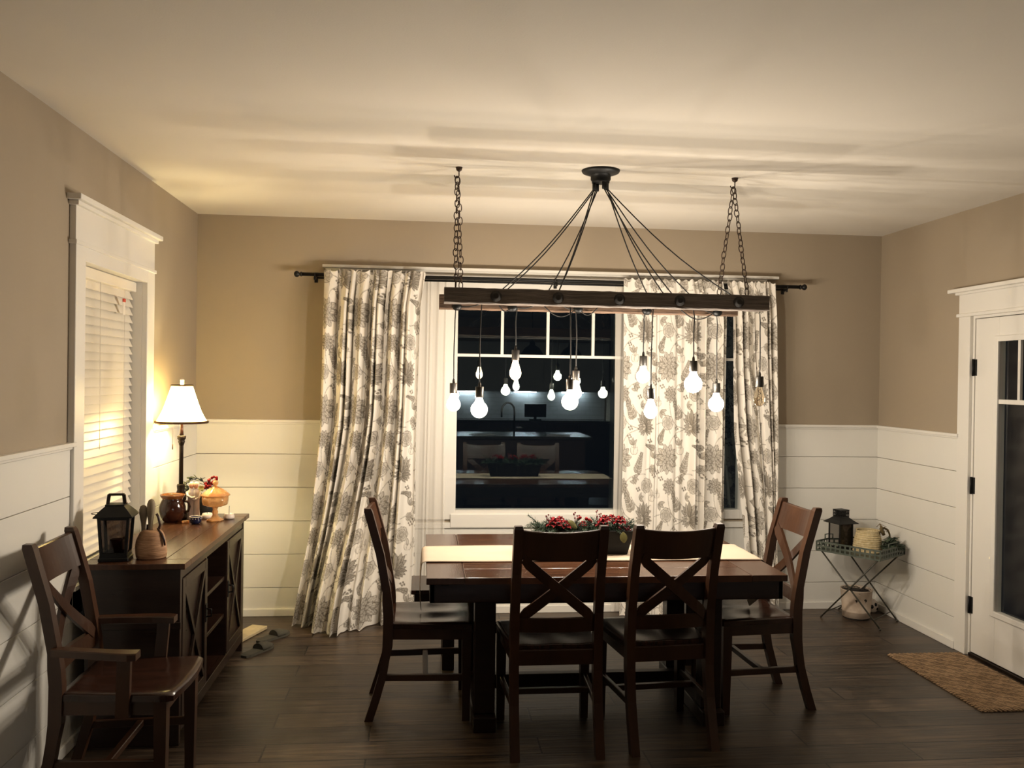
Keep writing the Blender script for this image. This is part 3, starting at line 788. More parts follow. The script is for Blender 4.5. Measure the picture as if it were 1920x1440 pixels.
def cloth(name, fx, fy, fz, us, nu, nv, height, label=None, parent=None, phase=(0, 0)):
    """us(t): cloth arc position for pattern; fx,fy,fz take arrays (u,v) with v=0 at the top"""
    u = np.linspace(0, 1, nu); v = np.linspace(0, 1, nv); U, V = np.meshgrid(u, v)
    Xc, Yc, Zc = fx(U, V), fy(U, V), fz(U, V)
    co = np.stack([Xc, Yc, Zc], -1).reshape(-1, 3)
    org = np.array([co[:, 0].mean(), co[:, 1].mean(), co[:, 2].min()])
    if parent is not None: org = np.array(XF[parent.name].translation)
    idx = np.arange(nu * nv).reshape(nv, nu)
    q = np.stack([idx[:-1, :-1], idx[1:, :-1], idx[1:, 1:], idx[:-1, 1:]], -1).reshape(-1, 4)
    me = bpy.data.meshes.new(name)
    me.vertices.add(len(co)); me.vertices.foreach_set('co', (co - org).ravel())
    me.loops.add(q.size); me.loops.foreach_set('vertex_index', q.ravel().astype(np.int32))
    me.polygons.add(len(q)); me.polygons.foreach_set('loop_start', np.arange(0, q.size, 4, dtype=np.int32)); me.polygons.foreach_set('loop_total', np.full(len(q), 4, dtype=np.int32))
    me.update(calc_edges=True)
    me.polygons.foreach_set('use_smooth', np.ones(len(q), dtype=bool))
    o = bpy.data.objects.new(name, me); COL.objects.link(o)
    if parent is None: o.location = org; XF[o.name] = Matrix.Translation(Vector(org))
    else: o.parent = parent; XF[o.name] = XF[parent.name].copy()
    if us is not None:
        sx = (us * U + phase[0]) / TST; sy = ((1 - V) * height + phase[1]) / TST
        ny, nx = INK.shape
        x0 = np.floor(sx).astype(int); y0 = np.floor(sy).astype(int); tx = sx - x0; ty = sy - y0
        g = lambda a, c: INK[a % ny, c % nx]
        k = (g(y0, x0) * (1 - tx) * (1 - ty) + g(y0, x0 + 1) * tx * (1 - ty) + g(y0 + 1, x0) * (1 - tx) * ty + g(y0 + 1, x0 + 1) * tx * ty)
        k = np.clip(k, 0, 1)[..., None]
        col = np.where(k < .5, C0 + (C1 - C0) * (k / .5), C1 + (C2 - C1) * ((k - .5) / .5))
        rgba = np.concatenate([col, np.ones(col.shape[:2] + (1,))], -1).reshape(-1).astype(np.float32)
        at = me.color_attributes.new('print', 'FLOAT_COLOR', 'POINT'); at.data.foreach_set('color', rgba)
        me.materials.append(FLORAL)
    return o

def interp(v, pts):
    xs, ys = zip(*pts); return np.interp(v, xs, ys)
TOPZ = 2.365
RODY = -.105
def warp(U, n, k, ph): return U + k / n * np.sin(2 * PI * n * .37 * U + ph) + .5 * k / n * np.sin(2 * PI * n * .73 * U + ph * 2)
def folds(U, V, n, ph, drift=.25):
    w = warp(U, n, .30, ph) + drift / n * V * np.sin(3 * U + ph)
    a = 2 * PI * n * w
    return np.sin(a + .55 * np.sin(a + ph)) + .30 * np.sin(2 * a + 1.1 + 2 * V) + .20 * np.sin(3 * a + 2.3 * V)
def sm(x): x = np.clip(x, 0, 1); return x * x * (3 - 2 * x)

# left floral curtain
def LX(U, V):
    l = interp(V, [(0, .872), (.45, .856), (.75, .80), (1, .705)]); r = interp(V, [(0, 1.545), (.10, 1.515), (.45, 1.497), (1, 1.50)])
    n = 9.5
    gather = .010 * np.sin(2 * PI * n * 2.3 * U + 1) * np.exp(-V * 18)
    skew = -.13 * sm((V - .35) / .65) * np.sin(PI * U) * (U < .99)
    return l + (r - l) * (U + .022 * np.sin(2 * PI * n * warp(U, n, .3, .4) + .8) * (1 - .3 * V)) + gather + skew
def LY(U, V):
    n = 9.5
    amp = (.016 + .030 * sm(V / .12)) * (1 + .3 * sm((V - .6) / .4))
    lobe = -.30 * sm((V - .55) / .45) ** 1.4 * np.exp(-((U - .50) / .26) ** 2) - .05 * sm((V - .7) / .3) * np.exp(-((U - .08) / .09) ** 2)
    notch = .10 * sm((V - .7) / .3) * np.exp(-((U - .27) / .05) ** 2)
    return np.minimum(RODY - .018 - amp * 1.25 + amp * folds(U, V, n, .4) * 1.0 + lobe + notch, RODY - .0145 + 0 * U)
def LZ(U, V):
    z = TOPZ + .010 * np.sin(2 * PI * 19 * U + 1) * np.exp(-V * 60) - V * (TOPZ - .006) 
    return np.maximum(z, .006 + .004 * np.sin(40 * U))
o = cloth('curtain', LX, LY, LZ, 1.38, 330, 500, 2.36, phase=(.05, 0)); tag(o, 'white curtain with grey floral print left of the window, flaring onto the floor', 'curtain', 'floral curtains at the back window')

# middle-right floral curtain (wide, mostly flat)
def MX(U, V):
    l = interp(V, [(0, 2.926), (.45, 2.938), (1, 2.925)]); r = interp(V, [(0, 3.640), (.06, 3.672), (1, 3.664)])
    return l + (r - l) * (U + .012 * sm((U - .4) / .4) * np.sin(2 * PI * 7 * U))
def MY(U, V):
    amp = (.012 + .016 * sm(V / .12)) * (.28 + .9 * sm((U - .35) / .4))
    return RODY - .018 - amp * 1.35 + amp * folds(U * .9 + .1 * U * U, V, 6.2, 2.2, .2) - .02 * sm((V - .85) / .15)
def MZ(U, V): return np.maximum(TOPZ - .004 + .008 * np.sin(2 * PI * 15 * U) * np.exp(-V * 60) - V * (TOPZ - .010), .006)
o = cloth('curtain', MX, MY, MZ, 1.02, 250, 500, 2.36, phase=(.13, .32)); tag(o, 'white floral curtain right of the bare glass, the wider flatter panel', 'curtain', 'floral curtains at the back window')
# right-most curtain
def RX(U, V):
    l = interp(V, [(0, 3.655), (.06, 3.682), (.3, 3.690), (.45, 3.70), (.72, 3.775), (1, 3.835)]); r = interp(V, [(0, 4.012), (.1, 4.000), (.45, 4.022), (1, 4.045)])
    return l + (r - l) * (U + .03 * np.sin(2 * PI * 4 * U + .5)) + .05 * sm((V - .15) / .5) * np.sin(PI * U) * (1 - .3 * V)
def RY(U, V):
    amp = .014 + .026 * sm(V / .12)
    return RODY - .018 - amp * 1.35 + amp * folds(U, V, 4.2, 4.0, .5) - .03 * sm((V - .8) / .2)
def RZ(U, V): return np.maximum(TOPZ - .006 + .008 * np.sin(2 * PI * 12 * U) * np.exp(-V * 60) - V * (TOPZ - .012), .006)
o = cloth('curtain', RX, RY, RZ, .78, 210, 500, 2.36, phase=(.30, .10)); tag(o, 'narrow white floral curtain nearest the right wall, beside a dark gap', 'curtain', 'floral curtains at the back window')
# sheers
def sheer(x0, x1, n, nm, lab, y=-.052):
    fx = lambda U, V: x0 + (x1 - x0) * U + .006 * np.sin(3 * V + U * 4)
    fy = lambda U, V: y + .008 * np.sin(2 * PI * n * warp(U, n, .3, 1.0) + V * 1.5)
    fz = lambda U, V: 2.335 - V * 2.325
    o = cloth(nm, fx, fy, fz, None, 60, 40, 2.3); o.data.materials.append(SHEER); return tag(o, lab, 'sheer curtain', 'white sheers at the back window')
sheer(1.46, 1.70, 5, 'sheer_curtain', 'thin white sheer between the left floral curtain and the dark glass')
sheer(2.885, 2.99, 2.2, 'sheer_curtain', 'narrow strip of white sheer at the right edge of the bare glass')
# double rod
rd = thing('curtain_rod', 'black double curtain rod with ball finials under the back window crown', 'curtain rod', (2.46, RODY, 2.34))
def rodz(x): return 2.338
b = MB(); b.tube([(.715, RODY, 2.338), (2.46, RODY, 2.338), (4.215, RODY, 2.338)], .0125, 14); b.build('rod', BLACKMET, rd)
b = MB(); b.tube([(.79, -.058, 2.322), (4.13, -.058, 2.322)], .008, 10); b.build('rear_rod', BLACKMET, rd)
for sx, x in ((-1, .715), (1, 4.215)):
    b = MB(); pr = [(.0125, 0), (.017, .003), (.017, .010), (.011, .014), (.011, .018), (.019, .026), (.022, .036), (.019, .046), (.010, .053), (.001, .055)]
    b.rings([[(x + sx * z, RODY + r * math.cos(2 * PI * k / 14), 2.338 + r * math.sin(2 * PI * k / 14)) for k in range(14)] for r, z in pr]); b.build('finial', BLACKMET, rd)
for x in (.80, 2.455, 4.12):
    b = MB(); b.box(x - .008, x + .008, RODY - .004, -.030, 2.308, 2.324, .002, 1); b.box(x - .012, x + .012, -.036, -.030, 2.29, 2.36, .002, 1)
    b.tube([(x, RODY, 2.318), (x, RODY - .018, 2.325), (x, RODY - .018, 2.345)], .005, 6); b.tube([(x, RODY - .004, 2.30), (x, RODY - .004, 2.316)], .007, 8)
    b.build('rod_bracket', BLACKMET, rd)

# ------------------------------------------------------------------ dining table
tb = thing('dining_table', 'dark trestle dining table with brown plank top and breadboard ends', 'table', (2.40, -1.675, 0))
TX0, TX1, TY0, TY1, TZ = 1.565, 3.235, -2.217, -1.133, .760
b = MB()
b.box(TX0 + .172, TX1 - .172, TY0, TY1, TZ - .030, TZ - .004)
n = 6; st = (TY1 - TY0) / n
for i in range(n): b.box(TX0 + .1735, TX1 - .1735, TY0 + i * st + .0012, TY0 + (i + 1) * st - .0012, TZ - .030, TZ, .0025, 2)
b.build('tabletop', TABLEWOOD, tb)
for x0, x1 in ((TX0, TX0 + .171), (TX1 - .171, TX1)):
    MB().box(x0, x1, TY0, TY1, TZ - .030, TZ, .003, 2).build('breadboard_end', TABLEEND, tb)
b = MB(); a = .016
b.box(TX0 + a, TX1 - a, TY0 + a, TY0 + a + .022, .645, TZ - .030, .002, 1); b.box(TX0 + a, TX1 - a, TY1 - a - .022, TY1 - a, .645, TZ - .030, .002, 1)
b.box(TX0 + a, TX0 + a + .022, TY0 + a, TY1 - a, .645, TZ - .030, .002, 1); b.box(TX1 - a - .022, TX1 - a, TY0 + a, TY1 - a, .645, TZ - .030, .002, 1)
b.build('apron', DARKWOOD, tb)
for px in (1.845, 2.945):
    MB().box(px - .054, px + .054, -2.065, -1.285, 0, .072, .006, 2).build('pedestal_foot', DARKWOOD, tb)
    MB().box(px - .050, px + .050, -2.04, -1.31, .600, .728, .004, 1).build('pedestal_head', DARKWOOD, tb)
    for py in (-1.975, -1.375):
        MB().box(px - .050, px + .050, py - .045, py + .045, .072, .600, .004, 1).build('post', DARKWOOD, tb)
MB().box(1.87, 2.90, -1.70, -1.65, .075, .145, .004, 1).build('stretcher', DARKWOOD, tb)

# runner draped over both ends, pointed tips with leaf coloured tassel end
def runner():
    xs = []
    b = MB()
    path = []   # (x, z, widthscale)
    z0 = TZ + .0035
    L = []
    drop = .268
    for k in range(10): L.append((TX0 - .020 - .008 * math.sin(k / 9 * PI), TZ - .012 - drop * (1 - k / 9), None, k / 9))
    L += [(TX0 - .016, TZ - .003, 1, 1), (TX0 - .006, TZ + .0025, 1, 1), (TX0 + .010, z0, 1, 1)]
    for k in range(1, 30): L.append((TX0 + .01 + (TX1 - TX0 - .02) * k / 30, z0, 1, 1))
    L += [(TX1 - .010, z0, 1, 1), (TX1 + .006, TZ + .0025, 1, 1), (TX1 + .016, TZ - .003, 1, 1)]
    for k in range(10): L.append((TX1 + .020 + .008 * math.sin(k / 9 * PI), TZ - .012 - drop * k / 9, None, 1 - k / 9))
    yc, hw = -1.697, .196
    R = []
    for x, z, w, t in L:
        ww = hw if w else hw * min(1, .02 + (t / .45) if t < .45 else 1)
        R.append([(x, yc - ww + 2 * ww * j / 12, z + (.0012 * math.sin(j * 1.3 + x * 9) if w else 0)) for j in range(13)])
    rows = []
    bm = b.bm
    V = [[bm.verts.new(p) for p in r] for r in R]
    for A, B in zip(V, V[1:]):
        for i in range(12):
            f = bm.faces.new((A[i], A[i + 1], B[i + 1], B[i])); f.smooth = True
    return b
o = runner().build('table_runner', LINEN)
sol = o.modifiers.new('thickness', 'SOLIDIFY'); sol.thickness = .0022; sol.offset = 1
tag(o, 'cream linen runner along the dining table, pointed ends hanging over both sides', 'table runner')

# centrepiece
cp = thing('floral_centerpiece', 'dark wooden box of red flowers and pine sprigs on the dining table', 'centrepiece', (2.37, -1.70, TZ + .006))
b = MB(); x0, x1, y0, y1, zb, zt = 2.125, 2.615, -1.775, -1.625, TZ + .0066, TZ + .128
b.rings([[(x0 + .03, y0 + .02, zb), (x1 - .03, y0 + .02, zb), (x1 - .03, y1 - .02, zb), (x0 + .03, y1 - .02, zb)], [(x0, y0, zt), (x1, y0, zt), (x1, y1, zt), (x0, y1, zt)],
         [(x0 + .01, y0 + .01, zt), (x1 - .01, y0 + .01, zt), (x1 - .01, y1 - .01, zt), (x0 + .01, y1 - .01, zt)], [(x0 + .03, y0 + .02, zt - .02), (x1 - .03, y0 + .02, zt - .02), (x1 - .03, y1 - .02, zt - .02), (x0 + .03, y1 - .02, zt - .02)]], True, True, False)
b.build('planter_box', DKBOX, cp)
rnd = random.Random(3)
def sprig_mesh(b, p, d, L, needle=.032, n=34):
    p, d = Vector(p), Vector(d).normalized()
    prev = p
    for i in range(n):
        t = i / n
        q = p + d * L * t + Vector((0, 0, -.02 * t * t))
        a = d.orthogonal().normalized(); a = Matrix.Rotation(i * 2.4, 3, d) @ a
        v = (d * .7 + a).normalized(); s = needle * (1 - .45 * t) * rnd.uniform(.8, 1.15)
        w = d.cross(v).normalized() * .0016
        b.quad([q - w, q + w, q + v * s + w * .3, q + v * s - w * .3])
    b.tube([p, p + d * L * .5, p + d * L + Vector((0, 0, -.02))], .0018, 5)
b = MB()
for i in range(150):
    x = rnd.uniform(2.13, 2.61); y = rnd.uniform(-1.765, -1.635)
    d = ((x - 2.37) * 2.2 + rnd.uniform(-.6, .6), rnd.uniform(-1, 1), rnd.uniform(.15, 1.0))
    sprig_mesh(b, (x, y, zt - .010), d, rnd.uniform(.055, .095), .026)
for p, d, L in (((2.15, -1.70, zt), (-.75, 0, .95), .115), ((2.16, -1.68, zt), (-1, .2, .4), .09), ((2.58, -1.7, zt), (1, 0, .35), .10), ((2.60, -1.68, zt), (1, .3, .1), .09)): sprig_mesh(b, p, d, L, .03, 44)
b.build('pine_sprigs', GREEN, cp, recalc=False)
def flower(x, y, z, R, m, seed):
    b = MB(); rr = random.Random(seed)
    for ring, (n, rad, lift) in enumerate(((7, 1, .0), (6, .72, .35), (4, .42, .6))):
        for k in range(n):
            a = 2 * PI * k / n + ring * .5 + rr.uniform(-.15, .15)
            L = R * rad; w = R * .34
            def fn(u, v, a=a, L=L, w=w, lift=lift):
                rr_ = L * v; ww = w * math.sin(PI * min(.97, v * .9 + .08)) ** .7 * (u - .5) * 2
                return (x + rr_ * math.cos(a) - ww * math.sin(a), y + rr_ * math.sin(a) + ww * math.cos(a), z + R * (lift + .35 * v * (1 - v) * 2 + .25 * abs(u - .5)) + .003 * math.sin(9 * u + 7 * v))
            b.sheet(fn, 3, 4)
    return b.build('red_flower', m, cp, recalc=False)
for i, (x, y, z, R) in enumerate(((2.210, -1.745, zt + .020, .050), (2.262, -1.735, zt + .010, .042), (2.245, -1.70, zt + .035, .032), (2.455, -1.745, zt + .020, .044), (2.475, -1.71, zt + .040, .034), (2.548, -1.735, zt + .032, .042), (2.52, -1.67, zt + .04, .030), (2.36, -1.73, zt + .020, .026))):
    flower(x, y, z, R, RED, i)
def berry_cluster(pts, r, m, par, nm='berry_cluster', base=None):
    b = MB()
    for p in pts:
        b.sphere(p, r, n=8, m=6)
        if base: b.tube([base, p], .0009, 4)
    return b.build(nm, m, par)
berry_cluster([(2.345, -1.72, zt + .060), (2.338, -1.71, zt + .052)], .009, BERRY, cp)
berry_cluster([(2.392, -1.73, zt + .048), (2.376, -1.73, zt + .056), (2.400, -1.72, zt + .040)], .010, BERRY, cp)
berry_cluster([(2.19 + .02 * math.cos(i * 1.7), -1.70 + .02 * math.sin(i * 2.1), zt + .058 + .012 * math.sin(i * 1.1)) for i in range(7)], .0045, BURG, cp, base=(2.20, -1.70, zt))
berry_cluster([(2.33 + .016 * math.cos(i * 1.7), -1.69 + .02 * math.sin(i * 2.1), zt + .066 + .014 * math.sin(i * 1.1)) for i in range(7)], .0045, BURG, cp, base=(2.33, -1.69, zt))
berry_cluster([(2.445 + .014 * math.cos(i * 1.7), -1.69 + .02 * math.sin(i * 2.1), zt + .075 + .016 * math.sin(i * 1.1)) for i in range(6)], .0045, BURG, cp, base=(2.445, -1.69, zt))
berry_cluster([(2.570 + .030 * math.cos(i * 1.7), -1.755 + .012 * math.sin(i * 2.1), zt + .002 + .016 * math.sin(i * 1.1)) for i in range(16)], .0055, BURG, cp, base=(2.57, -1.73, zt))
def leaf(b, p, d, L, w, droop=.3, up=(0, 0, 1)):
    p, d = Vector(p), Vector(d).normalized(); s = d.cross(Vector(up)).normalized(); n_ = s.cross(d)
    def fn(u, v): 
        ww = w * math.sin(PI * min(.985, v * .93 + .03)) ** .8 * (u - .5) * 2
        q = p + d * L * v + s * ww + n_ * (-.15 * abs(u - .5) * w * 2) - Vector((0, 0, droop * L * v * v)); return q
    b.sheet(fn, 4, 6)
for p, d, L, w, dr_ in (((2.275, -1.735, zt + .045), (.75, -.4, -.25), .055, .016, .3), ((2.555, -1.785, zt - .002), (.05, -.25, -1), .055, .020, 0)):
    b = MB(); leaf(b, p, d, L, w, dr_, up=(0, -1, .2)); b.build('green_leaf', OLIVE, cp, recalc=False)

# ------------------------------------------------------------------ dining chairs
PY = [(0.0, -.300), (.10, -.268), (.22, -.235), (.36, -.214), (.50, -.212), (.62, -.222), (.80, -.255), (1.02, -.318)]
def back_y(z): return float(np.interp(z, [a for a, _ in PY], [c for _, c in PY]))
def post_mb(x0, x1):
    b = MB(); zs = [0, .05, .10, .16, .22, .29, .36, .43, .50, .56, .62, .71, .80, .91, 1.005, 1.02]
    rings = []
    for z in zs:
        y = back_y(z); hw = .021 if z > .3 else .019 + .004 * z / .3; d = .024 if .3 < z < .6 else .020
        e = .004 if z >= 1.02 else 0
        rings.append([(x0 + e, y - d + e, z), (x1 - e, y - d + e, z), (x1 - e, y + d - e, z), (x0 + e, y + d - e, z)])
    b.rings(rings, True, True, False)
    return b
def crest_mb(hw):
    b = MB(); n = 12; R = []
    for i in range(n + 1):
        t = i / n * 2 - 1; x = hw * t; c = -.022 * (1 - t * t)
        zb, ztp = .862 + .006 * t * t, .992 + .010 * t * t
        ring = []
        for z, o_ in ((zb, -.010), (zb, .010), (ztp - .004, .010), (ztp, .006), (ztp, -.006), (ztp - .004, -.010)):
            ring.append((x, back_y(z) + c + o_, z))
        R.append(ring)
    b.rings(R, True, True, False); return b
def lowrail_mb(hw):
    b = MB(); n = 10; R = []
    for i in range(n + 1):
        t = i / n * 2 - 1; x = hw * t; c = -.016 * (1 - t * t)
        R.append([(x, back_y(z) + c + o_, z) for z, o_ in ((.535, -.010), (.535, .010), (.597, .010), (.597, -.010))])
    b.rings(R, True, True, False); return b
def slat_mb(hw, sgn, dy):
    b = MB(); n = 10; R = []; w = .023
    xa, za, xb, zb = -hw * sgn, .590, hw * sgn, .872
    L = math.hypot(xb - xa, zb - za); nx_, nz_ = -(zb - za) / L, (xb - xa) / L
    for i in range(n + 1):
        t = i / n; x = xa + (xb - xa) * t; z = za + (zb - za) * t
        ring = []
        for sw, o_ in ((-w, -.007), (-w, .007), (w, .007), (w, -.007)):
            xx, zz = x + nx_ * sw, z + nz_ * sw
            xx = max(-hw, min(hw, xx))
            c = -.020 * (1 - (xx / hw) ** 2) if hw else 0
            ring.append((xx, back_y(zz) + c + o_ + dy, zz))
        R.append(ring)
    b.rings(R, True, True, False); return b
def seat_mb(wb, wf):
    b = MB(); nu, nv = 20, 18
    def outline(v):     # half width along depth
        hw = (wb + (wf - wb) * v) / 2
        return hw
    def pt(u, v, top):
        s = u * 2 - 1; y = -.205 + .415 * v
        y += .020 * (1 - s * s) * max(0, (v - .6) / .4)        # bowed front
        hw = outline(v); e = .018 * max(0, (v - .92) / .08) ** 2
        x = s * (hw - e)
        z = .472
        if top:
            d = .011 * math.exp(-((abs(s) - .42) / .34) ** 2) * math.exp(-((v - .42) / .36) ** 2)
            z -= d + .006 * (max(0, abs(s) - .93) / .07) ** 2 + .006 * (max(0, v - .95) / .05) ** 2
        else: z = .443
        return (x, y, z)
    bm = b.bm
    T_ = [[bm.verts.new(pt(i / nu, j / nv, True)) for i in range(nu + 1)] for j in range(nv + 1)]
    B_ = [[bm.verts.new(pt(i / nu, j / nv, False)) for i in range(nu + 1)] for j in range(nv + 1)]
    for j in range(nv):
        for i in range(nu):
            f = bm.faces.new((T_[j][i], T_[j][i + 1], T_[j + 1][i + 1], T_[j + 1][i])); f.smooth = True
            bm.faces.new((B_[j][i], B_[j + 1][i], B_[j + 1][i + 1], B_[j][i + 1]))
    for i in range(nu):
        bm.faces.new((T_[0][i], B_[0][i], B_[0][i + 1], T_[0][i + 1])); bm.faces.new((T_[nv][i], T_[nv][i + 1], B_[nv][i + 1], B_[nv][i]))
    for j in range(nv):
        bm.faces.new((T_[j][0], T_[j + 1][0], B_[j + 1][0], B_[j][0])); bm.faces.new((T_[j][nu], B_[j][nu], B_[j + 1][nu], T_[j + 1][nu]))
    return b
def make_chair(name, label, arms=False, group=None, wide=0.0):
    t = thing(name, label, 'chair', group=group)
    k = wide / 2; po = .207 + k; pi_ = .167 + k
    A = dict(parent=t, world=False)
    post_mb(-po, -pi_).build('rear_leg', CHAIRWOOD, **A); post_mb(pi_, po).build('rear_leg', CHAIRWOOD, **A)
    crest_mb(pi_ + .002).build('crest_rail', CHAIRWOOD, **A); lowrail_mb(pi_ + .002).build('back_rail', CHAIRWOOD, **A)
    slat_mb(pi_ + .001, 1, .0075).build('cross_slat', CHAIRWOOD, **A); slat_mb(pi_ + .001, -1, -.0075).build('cross_slat', CHAIRWOOD, **A)
    seat_mb(.400 + wide, .470 + wide).build('seat', SEATWOOD, **A)
    fx = .205 + k
    for s in (-1, 1):
        b = MB(); R = []
        for z, h in ((0, .018), (.06, .0185), (.30, .022), (.443, .023)): R.append([(s * fx - h * 1, .165 - h, z), (s * fx + h, .165 - h, z), (s * fx + h, .165 + h, z), (s * fx - h, .165 + h, z)])
        b.rings(R, True, True, False); b.build('front_leg', CHAIRWOOD, **A)
        b = MB(); b.bar((s * (po - .02), -.195, .418), (s * fx, .145, .418), .020, .056); b.build('side_apron', CHAIRWOOD, **A)
        b = MB(); b.bar((s * (po - .02), -.225, .205), (s * fx, .148, .205), .020, .032, bev=.003); b.build('side_stretcher', CHAIRWOOD, **A)
    MB().box(-fx + .02, fx - .02, .155, .175, .385, .443, .001, 1).build('front_apron', CHAIRWOOD, **A)
    MB().box(-pi_, pi_, -.222, -.203, .385, .452, .001, 1).build('back_apron', CHAIRWOOD, **A)
    MB().box(-fx + .006, fx - .006, -.045, -.018, .192, .218, .003, 1).build('cross_stretcher', CHAIRWOOD, **A)
    if arms:
        for s in (-1, 1):
            b = MB(); R = []
            pts = [(s * (po + .004), back_y(.64) + .005, .630, .022), (s * (po + .020), -.12, .628, .024), (s * (po + .036), 0, .624, .027), (s * (po + .038), .060, .622, .030), (s * (po + .034), .090, .621, .028)]
            for x, y, z, hw in pts: R.append([(x - hw, y, z - .013), (x + hw, y, z - .013), (x + hw, y, z + .010), (x + hw - .004, y, z + .014), (x - hw + .004, y, z + .014), (x - hw, y, z + .010)])
            b.rings(R, True, True, False); b.build('armrest', CHAIRWOOD, **A)
            b = MB(); R = []
            for z, y, dx in ((.385, .030, .012), (.47, .035, .020), (.56, .040, .030), (.611, .042, .034)):
                x = s * (po + dx); R.append([(x - .011, y - .024, z), (x + .011, y - .024, z), (x + .011, y + .024, z), (x - .011, y + .024, z)])
            b.rings(R, True, True, False); b.build('arm_support', CHAIRWOOD, **A)
    return t
G = 'cross-back chairs at the dining table'
cA = make_chair('dining_chair', 'dark cross-back chair at the left end of the table, facing right', group=G)
cA.location = (1.600, -1.690, 0); cA.rotation_euler = (0, 0, -PI / 2)
def place(lab, x, y, rz):
    c = copy_tree(cA); c['label'] = lab; c.location = (x, y, 0); c.rotation_euler = (0, 0, rz); return c
place('dark cross-back chair on the near side of the table, the left one of two', 2.140, -2.062, math.radians(.5))
place('dark cross-back chair on the near side of the table, the right one of two', 2.648, -2.032, math.radians(5))
place('dark cross-back chair at the right end of the table, facing left', 3.210, -1.700, math.radians(90 + 2.5))
cE = make_chair('dining_armchair', 'dark cross-back armchair against the left wall, in front of the sideboard', arms=True)
cE.location = (.425, -2.548, 0); cE.rotation_euler = (0, 0, math.radians(-90))

# bench on the window side
bn_ = thing('dining_bench', 'dark wooden bench on the window side of the dining table', 'bench', (2.40, -1.03, 0))
MB().box(1.487, 3.32, -1.215, -.850, .436, .460, .003, 2).build('bench_seat', SEATWOOD, bn_)
MB().box(1.505, 3.30, -1.198, -.868, .375, .436, .002, 1).build('bench_apron', DARKWOOD, bn_)
for x in (1.70, 3.11):
    b = MB(); b.box(x - .034, x + .034, -1.19, -1.12, 0, .375, .003, 1); b.build('leg', DARKWOOD, bn_)
    b = MB(); b.box(x - .034, x + .034, -.95, -.88, 0, .375, .003, 1); b.build('leg', DARKWOOD, bn_)
    MB().box(x - .030, x + .030, -1.12, -.95, .16, .21).build('leg_brace', DARKWOOD, bn_)
MB().box(1.65, 3.16, -1.058, -1.012, .165, .205, .002, 1).build('stretcher', DARKWOOD, bn_)

# ------------------------------------------------------------------ sideboard
SZ = .815
sb = thing('sideboard', 'dark sideboard with X-front doors under the left window', 'sideboard', (.27, -1.43, 0))
SX0, SX1, SY0, SY1 = .075, .480, -2.112, -.745
b = MB(); b.box(.060, .505, -2.135, -.720, SZ - .026, SZ - .0012, .003, 1)
MB().box(.060, .505, -2.135, -2.03, SZ - .0262, SZ, .003, 2).build('top_end', SIDETOP, sb); 
MB().box(.060, .505, -.84, -.720, SZ - .0262, SZ, .003, 2).build('top_end', SIDETOP, sb)
b.bm.free(); b = MB()
for i in range(4): b.box(.060 + i * .11125 + .0006, .060 + (i + 1) * .11125 - .0006, -2.029, -.841, SZ - .026, SZ, .0022, 2)
b.build('top', SIDETOP, sb)
b = MB()
b.box(SX0, SX1, SY0, SY0 + .030, .0, SZ - .026, .002, 1); b.box(SX0, SX1, SY1 - .030, SY1, .0, SZ - .026, .002, 1)
b.box(SX0, SX0 + .012, SY0 + .03, SY1 - .03, .08, SZ - .026)
b.box(SX0 + .012, SX1 - .03, SY0 + .03, SY1 - .03, .090, .110); b.box(SX0 + .012, SX1 - .004, SY0 + .03, SY1 - .03, SZ - .076, SZ - .026)
b.box(SX1 - .030, SX1, SY0 + .03, SY1 - .03, .055, .110, .002, 1)
d1, d2 = -1.640, -1.185
b.box(SX0 + .012, SX1 - .002, d1 - .012, d1 + .012, .11, SZ - .076); b.box(SX0 + .012, SX1 - .002, d2 - .012, d2 + .012, .11, SZ - .076)
b.build('body', DARKWOOD, sb)
MB().box(SX0 + .08, SX1 + .004, SY0 - .006, SY0, .52, .552, .002, 1).build('side_molding', DARKWOOD, sb)
for z in (.330, .535):
    MB().box(SX0 + .012, SX1 - .012, d1 + .012, d2 - .012, z - .010, z + .010, .002, 1).build('shelf', DARKWOOD, sb)
def xdoor(y0, y1, hy):
    z0, z1 = .118, SZ - .080; x = SX1 - .001
    b = MB(); w = .048
    b.box(x - .018, x + .004, y0, y0 + w, z0, z1, .002, 1); b.box(x - .018, x + .004, y1 - w, y1, z0, z1, .002, 1)
    b.box(x - .018, x + .004, y0 + w, y1 - w, z0, z0 + w, .002, 1); b.box(x - .018, x + .004, y0 + w, y1 - w, z1 - w, z1, .002, 1)
    b.box(x - .016, x - .010, y0 + w - .004, y1 - w + .004, z0 + w - .004, z1 - w + .004)
    d = b.build('door', DARKWOOD, sb)
    a, c, e, f = y0 + w - .004, y1 - w + .004, z0 + w - .004, z1 - w + .004
    b = MB(); b.bar((x - .001, a, e), (x - .001, c, f), .024, .010, up=(1, 0, 0)); b.build('cross_brace', DARKWOOD, d)
    b = MB(); b.bar((x - .0016, a, f), (x - .0016, c, e), .024, .0098, up=(1, 0, 0)); b.build('cross_brace', DARKWOOD, d)
    b = MB(); b.box(x + .004, x + .008, hy - .016, hy + .016, .425, .515, .002, 1); b.tube([(x + .006, hy, .49), (x + .030, hy, .487), (x + .030, hy, .453), (x + .006, hy, .45)], .004, 8); b.build('handle', BLACKMET, d)
xdoor(SY0 + .034, d1 + .008, d1 - .018); xdoor(d2 - .008, SY1 - .034, d2 + .018)

